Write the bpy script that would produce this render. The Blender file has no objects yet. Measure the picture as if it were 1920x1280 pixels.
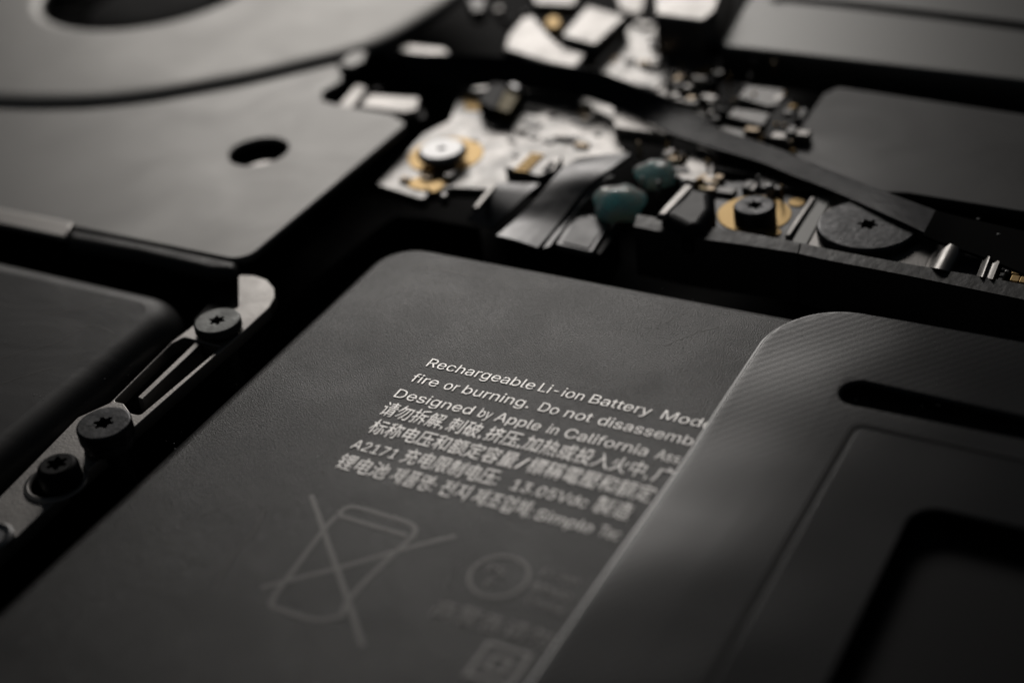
import bpy, bmesh, math, random
from mathutils import Vector, Matrix, noise
random.seed(4)
S = bpy.context.scene
C = S.collection
R = math.radians
# one unit is one centimetre
S.unit_settings.system = 'METRIC'
S.unit_settings.scale_length = 0.01

# ------------------------------------------------------------------ camera
F_PX = 3041.18
AX = Vector((0.87559146, -0.18363915, 0.44678435))
AY = Vector((0.47109913, 0.52911627, -0.70576312))
AZ = Vector((-0.10679513, 0.82843988, 0.54980193))
ROT = Matrix((AX, AY, AZ))
EYE = Vector((0, 0, 5))
cam = bpy.data.cameras.new('camera')
co = bpy.data.objects.new('camera', cam)
C.objects.link(co)
co.matrix_world = Matrix.Translation(EYE) @ ROT.to_4x4()
cam.sensor_width = 36
cam.lens = 36 * F_PX / 1920
cam.clip_start = 0.1
cam.clip_end = 500
S.camera = co
cam.dof.use_dof = True
FWD = -(ROT @ Vector((0, 0, 1)))
cam.dof.focus_distance = (Vector((-4.2, 6.12, 0)) - EYE).dot(FWD)
cam.dof.aperture_fstop = 0.228


def at(px, py, z=0.0):
    """point of the height z that the photograph shows at pixel px, py"""
    d = ROT @ Vector((px - 960, 640 - py, -F_PX))
    t = (z - EYE.z) / d.z
    return EYE + d * t


def A(z, *pts):
    return [at(x, y, z).xy for x, y in pts]


# ------------------------------------------------------------------ light
w = bpy.data.worlds.new('World')
S.world = w
w.use_nodes = True
bg = w.node_tree.nodes['Background']
bg.inputs[0].default_value = (0.75, 0.87, 1, 1)
bg.inputs[1].default_value = 0.012
S.view_settings.view_transform = 'Standard'
S.view_settings.look = 'None'
S.view_settings.exposure = 0


def area(name, px, elev, dist, sx, sy, power, col):
    az = at(px, 640).xy.normalized()
    d = Vector((az.x * math.cos(R(elev)), az.y * math.cos(R(elev)), math.sin(R(elev))))
    tgt = Vector((-4, 8, 0))
    l = bpy.data.lights.new(name, 'AREA')
    l.shape = 'RECTANGLE'
    l.size, l.size_y, l.energy, l.color = sx, sy, power, col
    o = bpy.data.objects.new(name, l)
    C.objects.link(o)
    o.location = tgt + d * dist
    o.rotation_euler = d.to_track_quat('Z', 'Y').to_euler()
    return o


area('window_light', 930, 24, 70, 32, 15, 10600, (1, 0.955, 0.91))

# ------------------------------------------------------------------ materials


def mat(name, col, rough=0.5, metal=0.0, spec=0.5, grain=None, grain2=None, rvar=None, cvar=None,
        ridges=None, coat=0, trans=0, sss=0, aniso=0):
    m = bpy.data.materials.new(name)
    m.use_nodes = True
    nt = m.node_tree
    N, L = nt.nodes, nt.links
    b = N['Principled BSDF']
    b.inputs['Base Color'].default_value = (*col, 1)
    b.inputs['Roughness'].default_value = rough
    b.inputs['Metallic'].default_value = metal
    b.inputs['Specular IOR Level'].default_value = spec
    b.inputs['Coat Weight'].default_value = coat
    b.inputs['Coat Roughness'].default_value = 0.08
    b.inputs['Transmission Weight'].default_value = trans
    if sss:
        b.inputs['Subsurface Weight'].default_value = sss
        b.inputs['Subsurface Radius'].default_value = (0.5, 0.9, 0.9)
        b.inputs['Subsurface Scale'].default_value = 0.4
    tc = N.new('ShaderNodeTexCoord')

    def tex(scale, detail=3, stretch=None, rot=0, distort=0):
        mp = N.new('ShaderNodeMapping')
        if stretch:
            mp.inputs['Scale'].default_value = stretch
        mp.inputs['Rotation'].default_value = (0, 0, rot)
        n = N.new('ShaderNodeTexNoise')
        n.inputs['Scale'].default_value = scale
        n.inputs['Detail'].default_value = detail
        n.inputs['Distortion'].default_value = distort
        L.new(tc.outputs['Object'], mp.inputs[0])
        L.new(mp.outputs[0], n.inputs['Vector'])
        return n.outputs[0]

    prev = None

    def bump(height, strength, dist):
        nonlocal prev
        bp = N.new('ShaderNodeBump')
        bp.inputs['Strength'].default_value = strength
        bp.inputs['Distance'].default_value = dist
        L.new(height, bp.inputs['Height'])
        if prev:
            L.new(prev, bp.inputs['Normal'])
        prev = bp.outputs[0]
        L.new(prev, b.inputs['Normal'])

    for g in (grain, grain2):
        if g:
            bump(tex(g[0], g[3] if len(g) > 3 else 2, g[4] if len(g) > 4 else None, g[5] if len(g) > 5 else 0,
                     g[6] if len(g) > 6 else 0), g[1], g[2])
    if ridges:
        mp = N.new('ShaderNodeMapping')
        mp.inputs['Rotation'].default_value = (0, 0, ridges[3])
        wv = N.new('ShaderNodeTexWave')
        wv.inputs['Scale'].default_value = ridges[0]
        wv.inputs['Distortion'].default_value = 0.25
        wv.inputs['Detail Scale'].default_value = 0.6
        L.new(tc.outputs['Object'], mp.inputs[0])
        L.new(mp.outputs[0], wv.inputs['Vector'])
        bump(wv.outputs[1], ridges[1], ridges[2])

    def ramp(src, p0, p1, v0, v1):
        r = N.new('ShaderNodeMapRange')
        r.inputs[1].default_value, r.inputs[2].default_value = p0, p1
        r.inputs[3].default_value, r.inputs[4].default_value = v0, v1
        L.new(src, r.inputs[0])
        return r.outputs[0]

    if rvar:
        L.new(ramp(tex(rvar[0], 5, rvar[2] if len(rvar) > 2 else None, rvar[3] if len(rvar) > 3 else 0, 0.6),
                   0.3, 0.7, rough - rvar[1], rough + rvar[1]), b.inputs['Roughness'])
    if cvar:
        mx = N.new('ShaderNodeMix')
        mx.data_type = 'RGBA'
        mx.inputs[6].default_value = (*col, 1)
        mx.inputs[7].default_value = (*cvar[1], 1)
        L.new(ramp(tex(cvar[0], 4), 0.42, 0.62, 0, 1), mx.inputs[0])
        L.new(mx.outputs[2], b.inputs['Base Color'])
    return m


M = {}
M['floor'] = mat('black_anodised_floor', (0.006, 0.006, 0.006), 0.75, 0, 0.15, grain=(60, 0.2, 0.01))
M['black'] = mat('black_plastic', (0.009, 0.009, 0.010), 0.55, 0, 0.15, grain=(90, 0.2, 0.004))
M['matte'] = mat('matte_black_rubber', (0.007, 0.007, 0.007), 0.8, 0, 0.1, grain=(70, 0.3, 0.004))
M['battery'] = mat('charcoal_battery_wrap', (0.034, 0.033, 0.032), 0.36, 0, 0.46, grain=(120, 0.75, 0.004, 2),
                   grain2=(1.3, 0.07, 0.05, 2, (0.7, 1.4, 1), -0.70, 0.4), rvar=(2.2, 0.05))
M['battery2'] = mat('charcoal_foil_wrap', (0.030, 0.030, 0.030), 0.46, 0, 0.45, grain=(120, 0.2, 0.003, 2),
                    grain2=(1.1, 0.12, 0.05, 3, (1.0, 1.6, 1), 0.4, 1.0), rvar=(3, 0.05))
M['cover'] = mat('black_ribbed_film', (0.016, 0.016, 0.017), 0.27, 0, 0.58, grain=(0.85, 0.30, 0.09, 1),
                 ridges=(6.7, 0.03, 0.004, R(42)), grain2=(60, 0.06, 0.004))
M['print'] = mat('grey_print', (0.72, 0.705, 0.69), 0.33, 0.8, 0.5, grain=(150, 0.3, 0.004))
M['midprint'] = mat('half_faded_print', (0.27, 0.265, 0.26), 0.40, 0.75, 0.5, grain=(150, 0.3, 0.004))
M['faintprint'] = mat('faint_grey_print', (0.17, 0.167, 0.163), 0.42, 0.75, 0.5, grain=(150, 0.3, 0.004))
M['plate'] = mat('satin_grey_metal', (0.27, 0.266, 0.258), 0.47, 0.85, 0.5, grain=(120, 0.10, 0.003, 2), rvar=(1.5, 0.03))
M['ring'] = mat('satin_fan_shell', (0.28, 0.275, 0.265), 0.46, 0.85, 0.5, grain=(1.6, 0.1, 0.03, 2), rvar=(1.2, 0.03))
M['heat'] = mat('dark_grey_heat_plate', (0.20, 0.20, 0.195), 0.42, 0.8, 0.5, grain=(100, 0.08, 0.003))
M['graphite'] = mat('graphite_film', (0.032, 0.031, 0.030), 0.42, 0, 0.42, grain=(90, 0.15, 0.003), grain2=(0.9, 0.05, 0.05, 2, None, 0, 0.5),
                    rvar=(1.6, 0.07), cvar=(1.1, (0.040, 0.039, 0.038)))
M['silver'] = mat('bright_satin_metal', (0.27, 0.26, 0.25), 0.36, 1, 0.5, grain=(70, 0.12, 0.004), rvar=(6, 0.05))
M['bracket'] = mat('brushed_bracket_metal', (0.39, 0.375, 0.36), 0.42, 0.9, 0.5, grain=(60, 0.25, 0.004, 3), rvar=(8, 0.05))
M['pcb'] = mat('pale_solder_plane', (0.27, 0.26, 0.25), 0.36, 0.9, 0.5, grain=(22, 0.10, 0.006, 4), rvar=(9, 0.06),
               cvar=(7, (0.22, 0.216, 0.21)))
M['darkpcb'] = mat('blue_grey_solder_mask', (0.030, 0.031, 0.036), 0.36, 0.1, 0.6, grain=(30, 0.1, 0.004), rvar=(8, 0.05))
M['gold'] = mat('gold_plating', (0.50, 0.34, 0.14), 0.44, 0.85, 0.5, grain=(40, 0.1, 0.004))
M['white'] = mat('white_metal_screw', (0.36, 0.36, 0.36), 0.36, 0.9, 0.5, grain=(60, 0.1, 0.003))
M['screw'] = mat('blackened_steel', (0.05, 0.051, 0.053), 0.38, 0.85, 0.5, grain=(28, 0.35, 0.004, 5), rvar=(14, 0.12),
                 cvar=(24, (0.085, 0.085, 0.088)))
M['greyscrew'] = mat('grey_steel', (0.13, 0.134, 0.13), 0.42, 0.85, 0.5, grain=(60, 0.4, 0.003, 4), rvar=(14, 0.08))
M['chip'] = mat('black_epoxy_chip', (0.010, 0.010, 0.011), 0.5, 0, 0.12, grain=(80, 0.2, 0.003))
M['greychip'] = mat('grey_chip_top', (0.16, 0.158, 0.155), 0.40, 0.6, 0.5, grain=(60, 0.15, 0.004), cvar=(10, (0.12, 0.115, 0.11)))
M['olive'] = mat('olive_chip', (0.10, 0.075, 0.018), 0.5, 0.5, 0.4, grain=(60, 0.2, 0.004))
M['yellow'] = mat('yellow_lacquer', (0.35, 0.24, 0.03), 0.4, 0.2, 0.5)
M['teal'] = mat('teal_resin', (0.58, 0.88, 0.88), 0.42, 0.0, 1.0, grain=(7, 0.2, 0.03), coat=0.5, sss=1.0, cvar=(4, (0.88, 0.92, 0.72)))  # cream patches in the colour stand in for highlights on the beads
M['ribbon'] = mat('grey_flat_cable', (0.17, 0.17, 0.172), 0.36, 0.75, 0.5, grain=(14, 0.04, 0.004, 3, (1, 4, 1), 0.9), rvar=(8, 0.05))
M['cable'] = mat('woven_black_cable', (0.010, 0.011, 0.018), 0.36, 0, 0.25, grain=(9, 0.5, 0.008, 4, (1.0, 14, 1), 0.47), grain2=(120, 0.15, 0.003))
M['tape'] = mat('grey_black_edge_tape', (0.05, 0.048, 0.046), 0.46, 0, 0.5, grain=(11, 0.30, 0.012, 4, (1.6, 1, 1), 0.5), rvar=(6, 0.08))
M['edge'] = mat('painted_edge_highlight', (0.55, 0.55, 0.55), 0.45, 0.7, 0.5)  # pale colour stands in for light on the film's rounded edge
M['soldermark'] = mat('dull_solder_mark', (0.19, 0.187, 0.183), 0.42, 0.9, 0.5, grain=(40, 0.1, 0.003))
M['scuff'] = mat('scuffed_wrap', (0.11, 0.107, 0.103), 0.45, 0.5, 0.6)
M['sleeve'] = mat('dull_black_sleeve', (0.003, 0.003, 0.003), 0.8, 0, 0.05)
M['tan'] = mat('tan_metal', (0.34, 0.27, 0.19), 0.4, 0.9, 0.5)
M['dust'] = mat('pale_dust', (0.55, 0.55, 0.53), 0.5, 0, 0.5)

# ------------------------------------------------------------------ builders


def tag(o, label=None, cat=None, group=None, kind=None):
    if label:
        o['label'] = label
    if cat:
        o['category'] = cat
    if group:
        o['group'] = group
    if kind:
        o['kind'] = kind
    return o


def thing(name, loc, label, cat, group=None):
    o = bpy.data.objects.new(name, None)
    o.empty_display_size = 0.1
    C.objects.link(o)
    o.location = loc
    return tag(o, label, cat, group)


def wloc(o):
    v = Vector((0, 0, 0))
    while o:
        v += o.location
        o = o.parent
    return v


def link(name, me, m, parent=None, smooth=38, flat=True):
    """mesh in world coordinates -> object whose origin is its base"""
    me.materials.clear()
    me.materials.append(m)
    if smooth:
        me.polygons.foreach_set('use_smooth', [True] * len(me.polygons))
        me.set_sharp_from_angle(angle=R(smooth))
        for p in me.polygons if flat else ():
            if abs(p.normal.z) > 0.9995:
                p.use_smooth = False
    xs = [v.co for v in me.vertices]
    lo = Vector((min(v.x for v in xs), min(v.y for v in xs), min(v.z for v in xs)))
    hi = Vector((max(v.x for v in xs), max(v.y for v in xs), max(v.z for v in xs)))
    org = Vector(((lo.x + hi.x) / 2, (lo.y + hi.y) / 2, lo.z))
    me.transform(Matrix.Translation(-org))
    o = bpy.data.objects.new(name, me)
    C.objects.link(o)
    o.parent = parent
    o.location = org - (wloc(parent) if parent else Vector())
    return o


def rounded(pts, r, seg=7):
    n = len(pts)
    rs = r if isinstance(r, (list, tuple)) else [r] * n
    out = []
    for i in range(n):
        p, a, b = Vector(pts[i]), Vector(pts[i - 1]), Vector(pts[(i + 1) % n])
        if rs[i] <= 0:
            out.append(p)
            continue
        u, v = (a - p), (b - p)
        lu, lv = u.length, v.length
        u /= lu
        v /= lv
        ang = u.angle(v)
        if ang > 3.05:
            out.append(p)
            continue
        d = min(rs[i] / math.tan(ang / 2), 0.48 * lu, 0.48 * lv)
        rr = d * math.tan(ang / 2)
        cen = p + (u + v).normalized() * (rr / math.sin(ang / 2))
        s, e = p + u * d - cen, p + v * d - cen
        tot = s.angle(e)
        sg = 1 if s.x * e.y - s.y * e.x > 0 else -1
        for k in range(seg + 1):
            t = sg * tot * k / seg
            out.append(cen + Vector((s.x * math.cos(t) - s.y * math.sin(t), s.x * math.sin(t) + s.y * math.cos(t))))
    return out


def circle(cx, cy, r, n=48, a0=0):
    return [Vector((cx + r * math.cos(a0 + 2 * math.pi * k / n), cy + r * math.sin(a0 + 2 * math.pi * k / n))) for k in range(n)]


def star(cx, cy, r, n=72, a0=0.2, amp=0.17):
    o = []
    for k in range(n):
        a = 2 * math.pi * k / n
        q = r * (0.84 + amp * math.tanh(1.8 * math.cos(6 * a)) / 0.947)
        o.append(Vector((cx + q * math.cos(a + a0), cy + q * math.sin(a + a0))))
    return o


def from_obj(tmp):
    dg = bpy.context.evaluated_depsgraph_get()
    me = bpy.data.meshes.new_from_object(tmp.evaluated_get(dg))
    d = tmp.data
    bpy.data.objects.remove(tmp)
    bpy.data.curves.remove(d)
    return me


def slab_me(loops, z, t, bev=0.0, res=2):
    cu = bpy.data.curves.new('outline', 'CURVE')
    cu.dimensions = '2D'
    cu.fill_mode = 'BOTH'
    bev = min(bev, t * 0.49)
    cu.extrude = t / 2 - bev
    cu.bevel_depth = bev
    cu.bevel_resolution = res
    cu.offset = -bev
    for lp in loops:
        s = cu.splines.new('POLY')
        s.points.add(len(lp) - 1)
        for p, q in zip(s.points, lp):
            p.co = (q[0], q[1], 0, 1)
        s.use_cyclic_u = True
    tmp = bpy.data.objects.new('outline', cu)
    C.objects.link(tmp)
    bpy.context.view_layer.update()
    me = from_obj(tmp)
    bm = bmesh.new()
    bm.from_mesh(me)
    bmesh.ops.remove_doubles(bm, verts=bm.verts, dist=1e-5)
    bmesh.ops.recalc_face_normals(bm, faces=bm.faces)
    bm.to_mesh(me)
    bm.free()
    me.transform(Matrix.Translation((0, 0, z - t / 2)))
    return me


def slab(name, loop, z, t, m, parent=None, bev=0.01, holes=(), rad=0.0, res=2):
    lp = rounded(loop, rad) if (isinstance(rad, (list, tuple)) or rad > 0) else loop
    return link(name, slab_me([lp] + list(holes), z, t, bev, res), m, parent)


def rect(x0, y0, x1, y1):
    return [Vector((x0, y0)), Vector((x1, y0)), Vector((x1, y1)), Vector((x0, y1))]


def mesh(verts, faces):
    me = bpy.data.meshes.new('shape')
    me.from_pydata([tuple(v) for v in verts], [], faces)
    me.update()
    return me


def lathe_me(cx, cy, prof, n=48):
    """profile of (radius, z) turned about a vertical axis"""
    vs, fs = [], []
    for r, z in prof:
        for k in range(n):
            a = 2 * math.pi * k / n
            vs.append((cx + r * math.cos(a), cy + r * math.sin(a), z))
    for i in range(len(prof) - 1):
        for k in range(n):
            fs.append((i * n + k, i * n + (k + 1) % n, (i + 1) * n + (k + 1) % n, (i + 1) * n + k))
    fs.append(tuple(range((len(prof) - 1) * n, len(prof) * n)))
    fs.append(tuple(reversed(range(n))))
    return mesh(vs, fs)


def catmull(pts, sub=8):
    out = []
    n = len(pts)
    for i in range(n - 1):
        p0, p1, p2, p3 = pts[max(i - 1, 0)], pts[i], pts[i + 1], pts[min(i + 2, n - 1)]
        for k in range(sub):
            t = k / sub
            out.append(0.5 * (2 * p1 + (p2 - p0) * t + (2 * p0 - 5 * p1 + 4 * p2 - p3) * t * t + (3 * p1 - p0 - 3 * p2 + p3) * t ** 3))
    out.append(pts[-1].copy())
    return out


def ribbon_me(left, right, t, sub=8, across=4, bow=0.0):
    """flat cable between two 3D edge curves"""
    Lc, Rc = catmull(left, sub), catmull(right, sub)
    vs, fs = [], []
    n, w_ = len(Lc), across + 1
    for side in (0, 1):
        for i in range(n):
            d = (Rc[i] - Lc[i])
            tn = (Lc[min(i + 1, n - 1)] - Lc[max(i - 1, 0)])
            nr = d.cross(tn).normalized()
            if nr.z < 0:
                nr = -nr
            for j in range(w_):
                u = j / across
                vs.append(Lc[i] + d * u + nr * (bow * 4 * u * (1 - u) - side * t))
    o = n * w_
    for i in range(n - 1):
        for j in range(across):
            a = i * w_ + j
            fs.append((a, a + 1, a + w_ + 1, a + w_))
            fs.append((o + a + w_, o + a + w_ + 1, o + a + 1, o + a))
        a, b = i * w_, i * w_ + across
        fs.append((a, a + w_, o + a + w_, o + a))
        fs.append((b + w_, b, o + b, o + b + w_))
    for j in range(across):
        fs.append((j + 1, j, o + j, o + j + 1))
        a = (n - 1) * w_ + j
        fs.append((a, a + 1, o + a + 1, o + a))
    me = mesh(vs, fs)
    bm = bmesh.new()
    bm.from_mesh(me)
    bmesh.ops.recalc_face_normals(bm, faces=bm.faces)
    bm.to_mesh(me)
    bm.free()
    return me


def stroke_loop(p, q, wd):
    p, q = Vector(p), Vector(q)
    d = (q - p).normalized()
    n = Vector((-d.y, d.x)) * wd / 2
    return rounded([p - n, q - n, q + n, p + n], wd * 0.45, 3)


def polyline_me(pts, wd, z, t):
    """printed line of one width as thin ink"""
    n = len(pts)
    vs, fs = [], []
    for i, p in enumerate(pts):
        a, b = pts[max(i - 1, 0)], pts[min(i + 1, n - 1)]
        d = (b - a).normalized()
        nn = Vector((-d.y, d.x)) * wd / 2
        for s, zz in ((1, z), (-1, z), (-1, z - t), (1, z - t)):
            vs.append((p.x + nn.x * s, p.y + nn.y * s, zz))
    for i in range(n - 1):
        a = i * 4
        for k in range(4):
            fs.append((a + k, a + (k + 1) % 4, a + 4 + (k + 1) % 4, a + 4 + k))
    fs.append((3, 2, 1, 0))
    fs.append(tuple(range((n - 1) * 4, n * 4)))
    me = mesh(vs, fs)
    bm = bmesh.new()
    bm.from_mesh(me)
    bmesh.ops.recalc_face_normals(bm, faces=bm.faces)
    bm.to_mesh(me)
    bm.free()
    return me


def text_me(body, space=1.0, word=1.0):
    cu = bpy.data.curves.new('line', 'FONT')
    cu.body = body
    cu.size = 1
    cu.resolution_u = 3
    cu.space_character = space
    cu.space_word = word
    cu.extrude = 0.008
    tmp = bpy.data.objects.new('line', cu)
    C.objects.link(tmp)
    bpy.context.view_layer.update()
    return from_obj(tmp)


def span(me):
    xs = [v.co.x for v in me.vertices]
    return min(xs), max(xs)


def screw(name, px, py, z, r, hh, sock, m, label, group=None, a0=0.2, step=None, dome=0.02, deep=None, shank=0.4):
    c = at(px, py, z)
    t = thing(name, (c.x, c.y, z - hh - shank), label, 'screw', group)
    deep = deep or hh * 0.75
    n = 72
    rings = [[(c.x + q * math.cos(a0 + 2 * math.pi * k / n), c.y + q * math.sin(a0 + 2 * math.pi * k / n), zz) for k in range(n)]
             for q, zz in [(r * 0.5, z - hh), (r - 0.006, z - hh), (r, z - hh + 0.006)]
             + [(r - dome * (1 - math.cos(i * math.pi / 8)), z - dome + dome * math.sin(i * math.pi / 8) * 0.98) for i in range(5)] + [((r + sock) / 2, z)]]
    st = star(c.x, c.y, sock, n, a0)
    rings.append([(p.x, p.y, z - 0.0005) for p in st])
    rings.append([(c.x + (p.x - c.x) * 0.93, c.y + (p.y - c.y) * 0.93, z - 0.008) for p in st])
    rings.append([(c.x + (p.x - c.x) * 0.93, c.y + (p.y - c.y) * 0.93, z - deep + 0.001) for p in st])
    link('head', mesh([v for g in rings for v in g], [(i * n + k, i * n + (k + 1) % n, (i + 1) * n + (k + 1) % n, (i + 1) * n + k) for i in range(len(rings) - 1) for k in range(n)]), m, t)
    slab('socket_floor', circle(c.x, c.y, sock * 1.06, 32), z - deep, 0.02, M['matte'], t, bev=0)
    if step:
        link('washer', lathe_me(c.x, c.y, [(step * 0.6, z - hh - 0.05), (step, z - hh - 0.05), (step, z - hh - 0.006), (step * 0.97, z - hh),
                                          (step * 0.6, z - hh)]), m, t)
    link('shank', lathe_me(c.x, c.y, [(r * 0.55, z - hh - shank), (r * 0.55, z - hh - 0.002)], 24), m, t)
    return t


# ------------------------------------------------------------------ setting
floor = slab('case_floor', rect(-40, -12, 30, 45), -0.62, 0.2, M['floor'], None, bev=0)
tag(floor, kind='structure')

# ------------------------------------------------------------------ main battery
bt = thing('battery_cell', (-3.2, 4.5, -0.55), 'charcoal lithium battery with grey printed text in front of the circuit boards', 'battery')
slab('body', rect(-5.35, 1.0, 1.5, 7.2), 0, 0.55, M['battery'], bt, bev=0.10, rad=[0.1, 0.1, 0.1, 0.30], res=5)
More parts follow.
